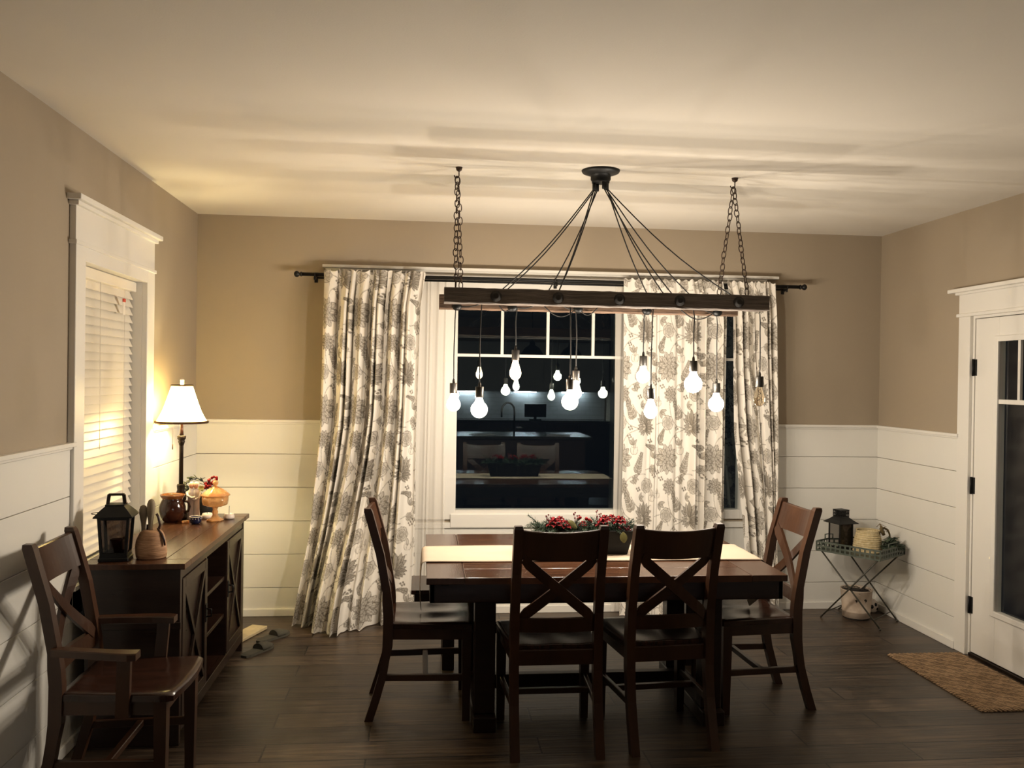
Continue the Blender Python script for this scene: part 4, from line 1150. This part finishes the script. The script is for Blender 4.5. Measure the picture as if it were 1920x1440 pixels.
# ------------------------------------------------------------------ things on the sideboard
# table lamp
LX_, LY_ = .152, -.900
lp = thing('table_lamp', 'lit table lamp with cream bell shade and dark column base on the sideboard', 'lamp', (LX_, LY_, SZ))
c = (LX_, LY_, 0)
b = MB(); b.lathe([(.050, SZ + .0005), (.050, SZ + .012), (.042, SZ + .022), (.036, SZ + .04), (.022, SZ + .06), (.020, SZ + .09), (.028, SZ + .10), (.031, SZ + .12), (.026, SZ + .150), (.020, SZ + .165), (.023, SZ + .19), (.020, SZ + .20)], c, 20); b.build('lamp_base', BRONZE, lp)
b = MB(); n = 16; prof = [(.0125, SZ + .20), (.0120, 1.235), (.0125, 1.24)]
b.lathe(prof, c, 12); b.build('column', BRONZE, lp)
b = MB(); b.lathe([(.0125, 1.238), (.020, 1.262), (.017, 1.268), (.024, 1.278), (.026, 1.292), (.018, 1.296)], c, 16); b.build('capital', BRONZE, lp)
b = MB(); b.lathe([(.012, 1.296), (.010, 1.33), (.008, 1.36), (.012, 1.372), (.012, 1.40)], c, 14); b.build('lamp_neck', UMBER, lp)
b = MB(); pr = [(.142, 1.374), (.126, 1.400), (.108, 1.435), (.091, 1.48), (.075, 1.53), (.064, 1.565), (.057, 1.585)]
b.lathe(pr, c, 32, cap=False); sh = b.build('lamp_shade', SHADE, lp, recalc=False)
for r, z, w in ((.142, 1.374, .0075), (.057, 1.586, .005)):
    b = MB(); b.tube([(LX_ + r * math.cos(2 * PI * k / 40), LY_ + r * math.sin(2 * PI * k / 40), z) for k in range(40)], w, 6, closed=True); b.build('shade_trim', GOLD, sh)
b = MB(); b.lathe([(.004, 1.575), (.006, 1.588), (.011, 1.592), (.011, 1.612), (.013, 1.615), (.013, 1.618), (.006, 1.624)], c, 12); b.tube([(LX_ - .055, LY_, 1.583), (LX_ + .055, LY_, 1.583)], .0016, 5); b.build('finial', PORC, lp)
b = MB(); b.tube([(LX_ - .045, LY_ - .01, 1.40), (LX_ - .047, LY_ - .01, 1.24)], .001, 4); b.tube([(LX_ - .047, LY_ - .01, 1.245), (LX_ - .047, LY_ - .01, 1.215)], .0035, 6); b.build('pull_chain', GOLD, lp)
b = MB(); b.lathe([(.010, 1.395), (.014, 1.41), (.026, 1.44), (.028, 1.46), (.020, 1.485), (.001, 1.495)], c, 16); b.build('bulb', BULBON, lp)
ld = bpy.data.lights.new('lamp_light', 'POINT'); ld.energy = 8.0; ld.color = (1, .82, .42); ld.shadow_soft_size = .022
lo = bpy.data.objects.new('lamp_light', ld); COL.objects.link(lo); lo.parent = lp; lo.location = (0, 0, 1.455 - SZ); XF[lo.name] = XF[lp.name]

# black lantern
LK = .90
def lantern_black():
    cx, cy, r0 = .178, -2.035, math.radians(6)
    t = thing('lantern', 'black metal lantern with smoky glass at the near end of the sideboard', 'lantern', (cx, cy, SZ), r0)
    A = dict(parent=t, world=False)
    MB().box(-.070, .070, -.062, .062, .0005, .018, .003, 1).box(-.064, .064, -.056, .056, .018, .030).build('base', BLACKMET, **A)
    b = MB(); s0, s1 = (.056, .050), (.068, .058)
    for sx in (-1, 1):
        for sy in (-1, 1): b.bar((sx * s0[0], sy * s0[1], .030), (sx * s1[0], sy * s1[1], .218), .013, .013, up=(1, 0, 0))
    for z, (w, d) in ((.036, s0), (.212, s1)):
        b.box(-w, w, -d - .006, -d + .006, z - .006, z + .006); b.box(-w, w, d - .006, d + .006, z - .006, z + .006)
        b.box(-w - .006, -w + .006, -d, d, z - .006, z + .006); b.box(w - .006, w + .006, -d, d, z - .006, z + .006)
    b.build('frame', BLACKMET, **A)
    b = MB()
    for sy in (-1, 1): b.quad([(-s0[0], sy * s0[1], .03), (s0[0], sy * s0[1], .03), (s1[0], sy * s1[1], .218), (-s1[0], sy * s1[1], .218)])
    for sx in (-1, 1): b.quad([(sx * s0[0], -s0[1], .03), (sx * s0[0], s0[1], .03), (sx * s1[0], s1[1], .218), (sx * s1[0], -s1[1], .218)])
    b.build('glass', LGLASS, **A, recalc=False)
    b = MB(); R = []
    for w, d, z in ((.090, .080, .218), (.090, .080, .224), (.062, .055, .255), (.044, .040, .272), (.044, .040, .280)): R.append([(-w, -d, z), (w, -d, z), (w, d, z), (-w, d, z)])
    b.rings(R, True, True, False); b.build('roof', BLACKMET, **A)
    b = MB(); b.bar((-.040, 0, .278), (-.034, 0, .325), .006, .016); b.bar((.040, 0, .278), (.034, 0, .325), .006, .016); b.box(-.038, .038, -.009, .009, .320, .331, .003, 1); b.build('handle', BRONZE, **A)
    b = MB(); b.tube([(-.080 - .035 * math.sin(PI * k / 12), -.045 + .09 * k / 12, .232) for k in range(13)], .002, 6); b.build('wire_ring', BRONZE, **A)
    b = MB(); b.lathe([(.030, .031), (.030, .10), (.027, .104)], (0.0, 0, 0), 16); b.build('candle', BURG, **A)
    for o in t.children:
        o.data.transform(Matrix.Scale(LK, 4))
lantern_black()

# carved basket-like piece with two pale figures leaning together
cv = thing('carved_figure', 'tan carved rounded base with two pale slender figures, beside the black lantern', 'figurine', (.318, -1.995, SZ))
b = MB(); n = 28; R = []
for k, (r, z) in enumerate(((.060, .0005), (.066, .006), (.068, .03), (.067, .055), (.063, .08), (.057, .10), (.048, .118), (.036, .127))):
    R.append([(r * (1 + .03 * math.sin(3 * 2 * PI * i / n + z * 60)) * math.cos(2 * PI * i / n), .9 * r * math.sin(2 * PI * i / n), z + (.003 * math.sin(5 * 2 * PI * i / n + 2) if 2 < k < 6 else 0)) for i in range(n)])
b.rings(R); b.build('carved_base', CARVED, cv, world=False)
def gourd(px, py, lean, hh, nm='figure'):
    b = MB(); R = []; n = 16
    for r, t in ((.010, 0), (.009, .15), (.011, .35), (.015, .52), (.0185, .70), (.0175, .86), (.012, .96), (.003, 1.0)):
        R.append([(px + lean * t * t + r * math.cos(2 * PI * i / n), py + r * .9 * math.sin(2 * PI * i / n), .112 + hh * t) for i in range(n)])
    b.rings(R); b.build(nm, PALEFIG, cv, world=False)
gourd(-.034, 0.0, -.002, .128); gourd(-.002, -.006, .003, .156)
b = MB(); b.tube([(.030, .0, .122), (.038, .0, .150), (.030, 0, .185), (.022, 0, .20)], .006, 8); b.tube([(-.016, .01, .118), (-.016, .012, .15)], .010, 8); b.build('dark_stem', UMBER, cv, world=False)
b = MB(); b.tube([(.030, -.01, .135), (.052, -.02, .110), (.064, -.025, .085), (.068, -.028, .060)], .006, 8, rs=[.004, .005, .006, .004]); b.build('strap', UMBER, cv, world=False)

# brown pot (wax warmer / crock)
pt_ = thing('stoneware_pot', 'round glossy brown stoneware pot in front of the lamp on the sideboard', 'pot', (.135, -1.005, SZ))
b = MB(); b.lathe([(.042, .0005), (.048, .004), (.063, .030), (.0715, .062), (.071, .085), (.062, .112), (.054, .128), (.056, .134)], (0, 0, 0), 36); b.build('pot_body', POT, pt_, world=False)
b = MB(); b.lathe([(.056, .132), (.066, .146), (.068, .152), (.064, .155), (.054, .146), (.048, .128), (.048, .1)], (0, 0, 0), 36, cap=False); b.build('rim', POTRIM, pt_, world=False)
b = MB(); b.tube([(.055, .0, .118), (.085, 0, .112), (.094, 0, .085), (.086, 0, .060), (.066, 0, .048)], .0075, 10); b.build('handle', POT, pt_, world=False)

# embracing couple figurine
cf = thing('couple_figurine', 'small white porcelain figurine of an embracing couple on the sideboard', 'figurine', (.236, -.945, SZ))
b = MB(); n = 20
for sx, fat in ((-.014, 1.0), (.014, .95)):
    R = []
    for r, z in ((.024, .0005), (.023, .02), (.020, .06), (.019, .10), (.019, .125), (.022, .15), (.020, .168), (.010, .178), (.007, .183)):
        R.append([(sx * (1 if z < .15 else .85) + r * fat * math.cos(2 * PI * i / n), r * .9 * math.sin(2 * PI * i / n) * (1 + .05 * math.sin(6 * 2 * PI * i / n) * (z < .1)), z) for i in range(n)])
    b.rings(R)
b.build('robes', PORC, cf, world=False)
b = MB()
b.tube([(-.036, 0, .160), (-.030, -.018, .140), (-.006, -.026, .128), (.014, -.022, .132)], .0075, 8); b.tube([(.036, 0, .158), (.034, -.014, .130), (.012, -.024, .118), (-.004, -.024, .122)], .0070, 8); b.build('arms', PORC, cf, world=False)
for sx in (-1, 1):
    b = MB(); b.sphere((sx * .0125, -.004, .196), .0135, sz=1.25, n=14, m=10); b.build('head', SKIN, cf, world=False)
    b = MB(); b.sphere((sx * .0135, .003, .204), .0148, sz=1.0, n=14, m=10); b.build('hair', HAIR, cf, world=False)

# navy dotted bowl
bw = thing('small_bowl', 'tiny navy bowl with white rim dots at the front of the sideboard', 'bowl', (.283, -1.085, SZ))
b = MB(); b.lathe([(.018, .0005), (.028, .006), (.033, .020), (.031, .034), (.0335, .040), (.029, .040), (.027, .030), (.020, .012), (.002, .008)], (0, 0, 0), 28, cap=True); b.build('bowl_body', BLUE, bw, world=False)
b = MB()
b.tube([(.0330 * math.cos(2 * PI * k / 28), .0330 * math.sin(2 * PI * k / 28), .0405) for k in range(28)], .0016, 5, closed=True)
for k in range(14): b.sphere((.0325 * math.cos(2 * PI * k / 14), .0325 * math.sin(2 * PI * k / 14), .031), .0026, n=6, m=4)
b.build('rim_dots', PORC, bw, world=False)
vt = thing('tealight_candle', 'small amber tealight on the sideboard beside the brown pot', 'candle', (.222, -1.06, SZ))
b = MB(); b.lathe([(.018, .0005), (.020, .002), (.020, .014), (.016, .0145)], (0, 0, 0), 20); b.build('wax', AMBER, vt, world=False)
b = MB(); b.tube([(0, 0, .014), (.001, 0, .021)], .0007, 4); b.build('wick', BLACKMET, vt, world=False)

# amber glass covered dish on a pedestal
ad = thing('amber_candy_dish', 'amber glass covered candy dish on a pedestal at the sideboard front', 'dish', (.366, -.985, SZ))
def hexl(b, prof, n=6, rot=.3, flute=0):
    m = 36
    R = []
    for r, z in prof:
        ring = []
        for i in range(m):
            a = 2 * PI * i / m; q = (a % (2 * PI / n)) - PI / n
            rr = r * math.cos(PI / n) / math.cos(q) * .97 + flute * math.sin(m / 2 * a)
            ring.append((rr * math.cos(a + rot), rr * math.sin(a + rot), z))
        R.append(ring)
    b.rings(R); return b
hexl(MB(), [(.048, .0005), (.050, .006), (.042, .012), (.024, .020), (.014, .035), (.017, .052), (.012, .066), (.020, .080)]).build('pedestal', AMBER, ad, world=False)
hexl(MB(), [(.020, .080), (.058, .086), (.070, .092), (.074, .112), (.076, .142)], flute=.0012).build('dish_bowl', AMBER, ad, world=False)
hexl(MB(), [(.084, .1425), (.084, .149), (.060, .170), (.036, .186), (.020, .191), (.016, .196)]).build('lid', AMBER, ad, world=False)
b = MB(); b.lathe([(.010, .195), (.008, .202), (.015, .210), (.016, .222), (.009, .230), (.001, .232)], (0, 0, 0), 16); b.build('lid_knob', AMBER, ad, world=False)
# two small white cups behind the dish
for i, (x, y, lab) in enumerate(((.428, -.915, 'small pale porcelain cup with a wire stem, right of the amber dish'), (.300, -.895, 'small pale porcelain cup behind the couple figurine'))):
    t = thing('porcelain_cup', lab, 'cup', (x, y, SZ), group='small porcelain cups on the sideboard')
    b = MB(); b.lathe([(.022, .0005), (.030, .003), (.032, .014), (.026, .030), (.023, .030), (.024, .012), (.002, .008)], (0, 0, 0), 20); b.build('cup_body', PORC, t, world=False)
    b = MB(); b.tube([(0, 0, .009), (.001, .001, .075)], .0014, 5); b.build('wire_stem', BRONZE, t, world=False)
# berry arrangement round the back of the lamp
ba = thing('berry_arrangement', 'arrangement of red berries, pine and holly leaves at the back of the sideboard', 'flower arrangement', (.262, -.795, SZ))
b = MB(); b.lathe([(.035, .0005), (.045, .02), (.048, .08), (.040, .115)], (0, 0, 0), 20); b.build('dark_vase', DKBOX, ba, world=False)
rnd = random.Random(11)
b = MB()
for i in range(26):
    a = rnd.uniform(0, 2 * PI); sprig_mesh(b, (.02 * math.cos(a), .02 * math.sin(a), .115), (math.cos(a), math.sin(a) * .7, rnd.uniform(.1, .9)), rnd.uniform(.05, .085), .020, 20)
for d, L in (((.55, -.1, 1), .135), ((.30, 0, 1), .12), ((.75, 0, 1), .11)): sprig_mesh(b, (.0, -.01, .12), d, L, .024, 34)
b.build('pine_sprigs', GREEN, ba, world=False, recalc=False)
def lb(pts, m, par, nm, L=.03, w=.010, seed=1):
    rr = random.Random(seed); b = MB()
    for p in pts: leaf(b, p, (rr.uniform(-1, 1), rr.uniform(-.6, .6), rr.uniform(-.3, .8)), L, w, .1)
    return b.build(nm, m, par, world=False, recalc=False)
arch = [(-.050 - .058 * math.cos(t), -.02, .165 + .060 * math.sin(t)) for t in [PI * k / 9 for k in range(-1, 10)]]
b = MB(); b.tube(arch, .0022, 5); b.build('holly_stem', HOLLY, ba, world=False)
lb([p for p in arch for _ in range(3)], HOLLY, ba, 'holly_leaves', .032, .014, 5)
rb_ = random.Random(4)
pts = []
while len(pts) < 42:
    ax, az = rb_.uniform(-1, 1), rb_.uniform(-1, 1)
    if ax * ax + az * az < 1: pts.append((.040 + .036 * ax + .014 * az, -.035 + rb_.uniform(-.018, .018), .200 + .032 * az + .014 * ax))
berry_cluster([XF[ba.name] @ Vector(p) for p in pts], .0078, BERRY, ba)
b = MB()
for k in range(6):
    a = 2 * PI * k / 6; leaf(b, (-.012, -.035, .165), (math.cos(a), -.3, math.sin(a)), .020, .009, 0, up=(0, -1, .1))
b.build('cream_flower', CREAM, ba, world=False, recalc=False)
lb([(-.06, -.02, .10), (-.07, -.01, .12), (-.05, -.03, .13), (-.08, 0, .11), (-.04, -.03, .12), (.05, -.03, .12), (.03, -.03, .13)], GREEN, ba, 'ivy_leaves', .035, .012, 8)

# slippers and a board on the floor past the sideboard
o = MB().box(.395, .505, -.600, -.30, .001, .022, .003, 1, rot=Matrix.Rotation(-.35, 4, 'Z')).build('cardboard_sheet', PAPER); tag(o, 'pale flat board lying on the floor past the sideboard', 'board')
def slipper(x, y, rz, lab):
    t = thing('slipper', lab, 'slipper', (x, y, 0), rz, group='grey slippers by the sideboard')
    b = MB(); R = []
    for yy, w, h in ((-.125, .020, .014), (-.10, .034, .018), (-.04, .033, .018), (.03, .040, .018), (.09, .040, .018), (.122, .022, .014)): R.append([(-w, yy, .001), (w, yy, .001), (w, yy, h), (-w, yy, h)])
    b.rings(R, True, True, False); b.build('sole', SLIP, t, world=False)
    b = MB(); R = []
    for yy, w, h in ((.0, .040, .052), (.04, .042, .050), (.085, .040, .040), (.118, .024, .026)):
        R.append([(w * math.cos(PI * k / 8), yy, .014 + (h - .014) * math.sin(PI * k / 8)) for k in range(9)])
    b.rings(R, True, True, True); b.build('upper', SLIP, t, world=False)
slipper(.580, -.800, -.50, 'grey slipper on the floor beside the far end of the sideboard, nearer one')
slipper(.625, -.530, -.62, 'grey slipper on the floor beside the far end of the sideboard, farther one')

# wall plates
o = MB().box(T, T + .006, -2.205, -2.130, .560, .675, .002, 2).build('wall_outlet', PINK); tag(o, 'white outlet plate on the left wall behind the armchair', 'outlet')

# ------------------------------------------------------------------ tray table in the right corner
c0 = Vector((4.575, -.350, 0)); ra = math.radians(-54.6)
tt = thing('tray_table', 'sage metal folding tray table in the right corner', 'tray table', c0, ra)
hw, hd, zt0 = .228, .176, .480
A = dict(parent=tt, world=False)
b = MB(); b.box(-hw, hw, -hd, hd, zt0, zt0 + .004); b.build('tray', SAGE, **A)
def lattice(b, p, q, z0, z1, n):
    p, q = Vector(p), Vector(q); h = z1 - z0
    for z in (z0 + .003, z0 + h * .5, z1 - .003): b.bar((p.x, p.y, z), (q.x, q.y, z), .003, .012)
    for i in range(n + 1):
        r = p.lerp(q, i / n); b.bar((r.x, r.y, z0), (r.x, r.y, z1), .0032, .012, up=(q - p).normalized())
b = MB()
for p, q, n in (((-hw, -hd, 0), (hw, -hd, 0), 13), ((hw, -hd, 0), (hw, hd, 0), 10), ((hw, hd, 0), (-hw, hd, 0), 13), ((-hw, hd, 0), (-hw, -hd, 0), 10)): lattice(b, p, q, zt0, zt0 + .066, n)
b.build('lattice_rim', SAGE, **A)
for s in (-1, 1):
    b = MB(); b.tube([(s * hw, -.06, zt0 + .064), (s * hw, -.06, zt0 + .098), (s * hw, .06, zt0 + .098), (s * hw, .06, zt0 + .064)], .005, 8); b.build('tray_handle', SAGE, **A)
# folding legs from measured feet
Mi = XF[tt.name].inverted()
fts = [Vector((4.350, -.245, 0)), Vector((4.606, -.575, 0)), Vector((4.842, -.370, 0)), Vector((4.578, -.055, 0))]
loc = [Mi @ f for f in fts]
tops = [Vector((math.copysign(hw - .02, l.x), math.copysign(hd - .02, l.y), zt0)) for l in loc]
for a_, b_ in ((0, 1), (1, 0), (3, 2), (2, 3)):
    b = MB(); p, q = tops[a_], loc[b_]; off = Vector((0, .006 if a_ in (0, 3) else -.006, 0))
    b.tube([p + off, p.lerp(q, .5) + off, q + Vector((0, 0, .006)) + off * .2], .0055, 8); b.sphere(tuple(q + Vector((0, 0, .007))), .008, n=8, m=6); b.build('leg', LEGM, **A)
b = MB(); b.tube([loc[0].lerp(tops[1], .12), loc[3].lerp(tops[2], .12)], .004, 6); b.tube([loc[1].lerp(tops[0], .12), loc[2].lerp(tops[3], .12)], .004, 6); b.build('leg_brace', LEGM, **A)
ZT = zt0 + .004
# candle lantern on tray
l2 = thing('candle_lantern', 'small black lantern with pierced chimney and peaked roof on the tray table', 'lantern', (4.492, -.232, ZT), math.radians(14))
A = dict(parent=l2, world=False); w = .058
MB().box(-w, w, -w, w, .0005, .012, .002, 1).build('base', BLACKMET, **A)
b = MB()
for sx in (-1, 1):
    for sy in (-1, 1): b.box(sx * w - .004 - sx * .004, sx * w + .004 - sx * .004, sy * w - .004 - sy * .004, sy * w + .004 - sy * .004, .012, .185)
for z in (.016, .181):
    b.box(-w, w, -w, -w + .007, z - .004, z + .004); b.box(-w, w, w - .007, w, z - .004, z + .004); b.box(-w, -w + .007, -w, w, z - .004, z + .004); b.box(w - .007, w, -w, w, z - .004, z + .004)
b.build('frame', BLACKMET, **A)
b = MB(); g = w - .004
for sy in (-1, 1): b.quad([(-g, sy * g, .014), (g, sy * g, .014), (g, sy * g, .183), (-g, sy * g, .183)])
for sx in (-1, 1): b.quad([(sx * g, -g, .014), (sx * g, g, .014), (sx * g, g, .183), (sx * g, -g, .183)])
b.build('glass', LGLASS, **A, recalc=False)
b = MB(); R = [[(-q, -q, z), (q, -q, z), (q, q, z), (-q, q, z)] for q, z in ((.084, .183), (.084, .186), (.058, .205), (.040, .222), (.038, .225))]
b.rings(R, True, True, False); b.build('roof', BLACKMET, **A)
b = MB()
for z in (.228, .270): 
    for a1 in (((-.036, -.036), (.036, -.036)), ((.036, -.036), (.036, .036)), ((.036, .036), (-.036, .036)), ((-.036, .036), (-.036, -.036))): b.bar((*a1[0], z), (*a1[1], z), .003, .008)
for s_ in (-1, 1):
    for k in range(6):
        q = -.036 + .072 * k / 5; b.box(q - .0035, q + .0035, s_ * .036 - .0015, s_ * .036 + .0015, .228, .270); b.box(s_ * .036 - .0015, s_ * .036 + .0015, q - .0035, q + .0035, .228, .270)
b.box(-.037, .037, -.037, .037, .246, .252); b.box(-.040, .040, -.040, .040, .272, .277)
b.build('pierced_chimney', BLACKMET, **A)
b = MB(); b.tube([(.038 + .030 * math.sin(PI * k / 12), -.022 + .044 * k / 12, .252) for k in range(13)], .0018, 6); b.build('wire_ring', BLACKMET, **A)
b = MB(); b.lathe([(.030, .012), (.030, .095), (.024, .125), (.014, .14)], (.004, .006, 0), 16); b.build('dark_candle', DKBOX, **A)
b = MB(); b.sphere((-.012, -.034, .030), .017, sz=1.2); b.sphere((-.008, -.036, .056), .013); b.sphere((-.004, -.044, .058), .006, sx=1.6); b.tube([(-.025, -.034, .025), (-.012, -.038, .022), (.006, -.038, .026)], .006, 8); b.build('bird_ornament', TAN, **A)
# rope basket
rb = thing('rope_basket', 'cream coiled rope basket on the tray table', 'basket', (4.632, -.345, ZT))
b = MB(); pr = [(.004, .0005), (.070, .0005)]; z = .0; nr = 10
for k in range(nr * 4 + 1):
    t = k / (nr * 4); zz = .004 + .146 * t; r = .098 - .012 * (t - .2) ** 2 * 2 - .010 * t + .0022 * math.sin(2 * PI * t * nr)
    pr.append((r, zz))
pr += [(.080, .152), (.076, .143), (.074, .11)]
b.lathe(pr, (0, 0, 0), 40, cap=True); b.build('coiled_body', ROPE, rb, world=False)
b = MB(); b.lathe([(.072, .120), (.03, .126), (.002, .128)], (0, 0, 0), 24); b.build('soil', SOIL, rb, world=False)
b = MB(); b.tube([(.066 * math.cos(.6), -.066 * math.sin(.9), .115), (.062, -.066, 0.186), (.070, -.060, 0.154), (.086, -.055, 0.126)], .008, 8, rs=[.006, .010, .014, .012])
b.tube([(.060, -.058, 0.166), (.095, -.045, 0.171), (.125, -.035, 0.156), (.145, -.025, 0.126), (.153, -.02, 0.091)], .006, 8, rs=[.010, .0085, .0075, .006, .005])
b.tube([(.058, -.062, 0.176), (.052, -.062, 0.206)], .003, 5)
for dx in (-.022, .022, .05): b.tube([(.052, -.062, 0.204), (.052 + dx, -.060, .181)], .002, 4)
for dx, dz in ((.020, .012), (.035, .012), (-.008, .014), (.006, .016)): b.tube([(.095 + dx, -.04, .14), (.097 + dx, -.04, .14 + dz)], .002, 4)
gk = b.build('dried_seed_branch', DRIFT, rb, world=False)
# trailing plant
tp = thing('trailing_plant', 'dusty green trailing plant at the right end of the tray table', 'plant', (4.760, -.432, ZT))
b = MB(); b.lathe([(.020, .0005), (.028, .002), (.032, .035), (.028, .035)], (0, 0, 0), 18); b.build('plant_pot', DKBOX, tp, world=False)
rnd = random.Random(21); b = MB()
for i in range(340):
    a = rnd.uniform(0, 2 * PI); r = rnd.uniform(0, .074) ; x, y = .95 * r * math.cos(a), .8 * r * math.sin(a); x = min(x, .060)
    z = .035 + .085 * (1 - (r / .085) ** 2) * rnd.uniform(.2, 1)
    leaf(b, (x, y, z), (math.cos(a), math.sin(a), rnd.uniform(-.6, .7)), rnd.uniform(.018, .030), .009, .2)
b.build('leaves', SUCC, tp, world=False, recalc=False)
# bucket below
bk = thing('bucket_planter', 'whitewashed round bucket of dried plants on the floor under the tray table', 'planter', (4.600, -.262, 0))
b = MB(); b.lathe([(.090, .012), (.092, .0125), (.094, .050), (.096, .052), (.096, .058), (.095, .060), (.106, .200), (.109, .203), (.108, .208), (.102, .206), (.100, .185)], (0, 0, 0), 40, cap=True); b.build('bucket_body', BUCKET, bk, world=False)
b = MB(); b.lathe([(.080, .0005), (.086, .002), (.086, .012), (.080, .012)], (0, 0, 0), 32); b.build('bucket_foot', SOIL, bk, world=False)
b = MB(); b.lathe([(.100, .188), (.05, .196), (.002, .198)], (0, 0, 0), 28); b.build('soil', SOIL, bk, world=False)
rnd = random.Random(5); b = MB()
for i in range(110):
    a = rnd.uniform(0, 2 * PI); r = rnd.uniform(.02, .098); leaf(b, (r * math.cos(a), r * math.sin(a), .195 + rnd.uniform(0, .012)), (math.cos(a + 1), math.sin(a + 1), rnd.uniform(-.2, .6)), .018, .006, .3)
b.build('dried_leaves', SOIL, bk, world=False, recalc=False)
b = MB()
for (ang, z, s) in ((-1.42, .145, .012), (-2.05, .140, .009)):
    rr = .1025; q = Vector((rr * math.cos(ang), rr * math.sin(ang), z)); tng = Vector((-math.sin(ang), math.cos(ang), 0)); nrm = Vector((math.cos(ang), math.sin(ang), 0))
    for k in (-.8, .4, 1.6, 2.7):
        d = tng * math.cos(k) + Vector((0, 0, 1)) * math.sin(k); leaf(b, q + nrm * .0005, d, s * 1.1, s * .35, 0, up=nrm)
    leaf(b, q + Vector((0, 0, s)), Vector((0, 0, -1)), s * 2.6, s * .22, 0, up=nrm)
b.build('painted_dragonfly', BLACKMET, bk, world=False, recalc=False)
# spotted cow-like ceramic behind the bucket
sc_ = thing('spotted_ornament', 'small white ornament with black spots in the corner behind the bucket', 'ornament', (4.795, -.105, 0))
b = MB(); b.lathe([(.035, .0005), (.045, .01), (.050, .04), (.044, .07), (.026, .088), (.004, .092)], (0, 0, 0), 24); b.build('ornament_body', PORC, sc_, world=False)
b = MB()
for a, z, s in ((-1.9, .045, .012), (-2.5, .030, .009), (-1.3, .060, .011), (-2.2, .072, .008), (-1.0, .028, .009), (.4, .05, .012), (1.6, .04, .012)):
    r = float(np.interp(z, [.01, .04, .07, .088], [.045, .050, .044, .026])); b.sphere((r * math.cos(a), r * math.sin(a), z), s, sx=.9, sy=.9, sz=1.2, n=8, m=6)
b.build('black_spots', BLACKMET, sc_, world=False)

# ------------------------------------------------------------------ jute mat
def mat_fn(u, v):
    x = 4.372 + (4.838 - 4.372) * u; y = -1.978 + (.902) * v
    e = min(u, 1 - u, v, 1 - v)
    z = .014 + .0028 * math.sin(u * PI * 2 * 17 + .9 * math.sin(v * 90)) * math.sin(v * PI * 2 * 30 + (1.5 if int(u * 17) % 2 else 0)) - .010 * max(0, 1 - e / .012)
    if u <= 0: x += .004 * math.sin(v * 190)
    if v <= 0: y += .004 * math.sin(u * 110)
    return (x, y, z)
b = MB(); b.sheet(mat_fn, 96, 170); b.box(4.374, 4.836, -1.976, -1.078, .0005, .008)
o = b.build('door_mat', JUTE, recalc=False); tag(o, 'tan braided jute mat on the floor in front of the glazed door', 'mat')

# ------------------------------------------------------------------ world, camera, view
wd = bpy.data.worlds.new('night'); S.world = wd; wd.use_nodes = True
wd.node_tree.nodes['Background'].inputs['Color'].default_value = (.25, .35, .5, 1); wd.node_tree.nodes['Background'].inputs['Strength'].default_value = .004
F_, YAW, PITCH, ROLL, CX, CY, CZ = 1619.495, .1024168, -.0068, .0144536, 1.539124, -6.065243, 1.655179
cy_, sy_, cp_, sp_ = math.cos(YAW), math.sin(YAW), math.cos(PITCH), math.sin(PITCH)
f = Vector((sy_ * cp_, cy_ * cp_, sp_)); r = Vector((cy_, -sy_, 0)); u = r.cross(f)
r2 = r * math.cos(ROLL) + u * math.sin(ROLL); u2 = -r * math.sin(ROLL) + u * math.cos(ROLL)
cam = bpy.data.cameras.new('camera'); co = bpy.data.objects.new('camera', cam); COL.objects.link(co)
cam.sensor_fit = 'HORIZONTAL'; cam.sensor_width = 36; cam.lens = F_ / 1920 * 36; cam.clip_start = .05; cam.clip_end = 60
co.matrix_world = Matrix(((r2.x, u2.x, -f.x, CX), (r2.y, u2.y, -f.y, CY), (r2.z, u2.z, -f.z, CZ), (0, 0, 0, 1)))
S.camera = co
S.view_settings.view_transform = 'Standard'; S.view_settings.look = 'None'; S.view_settings.gamma = 1; S.view_settings.use_curve_mapping = False
S.view_settings.exposure = 1.6
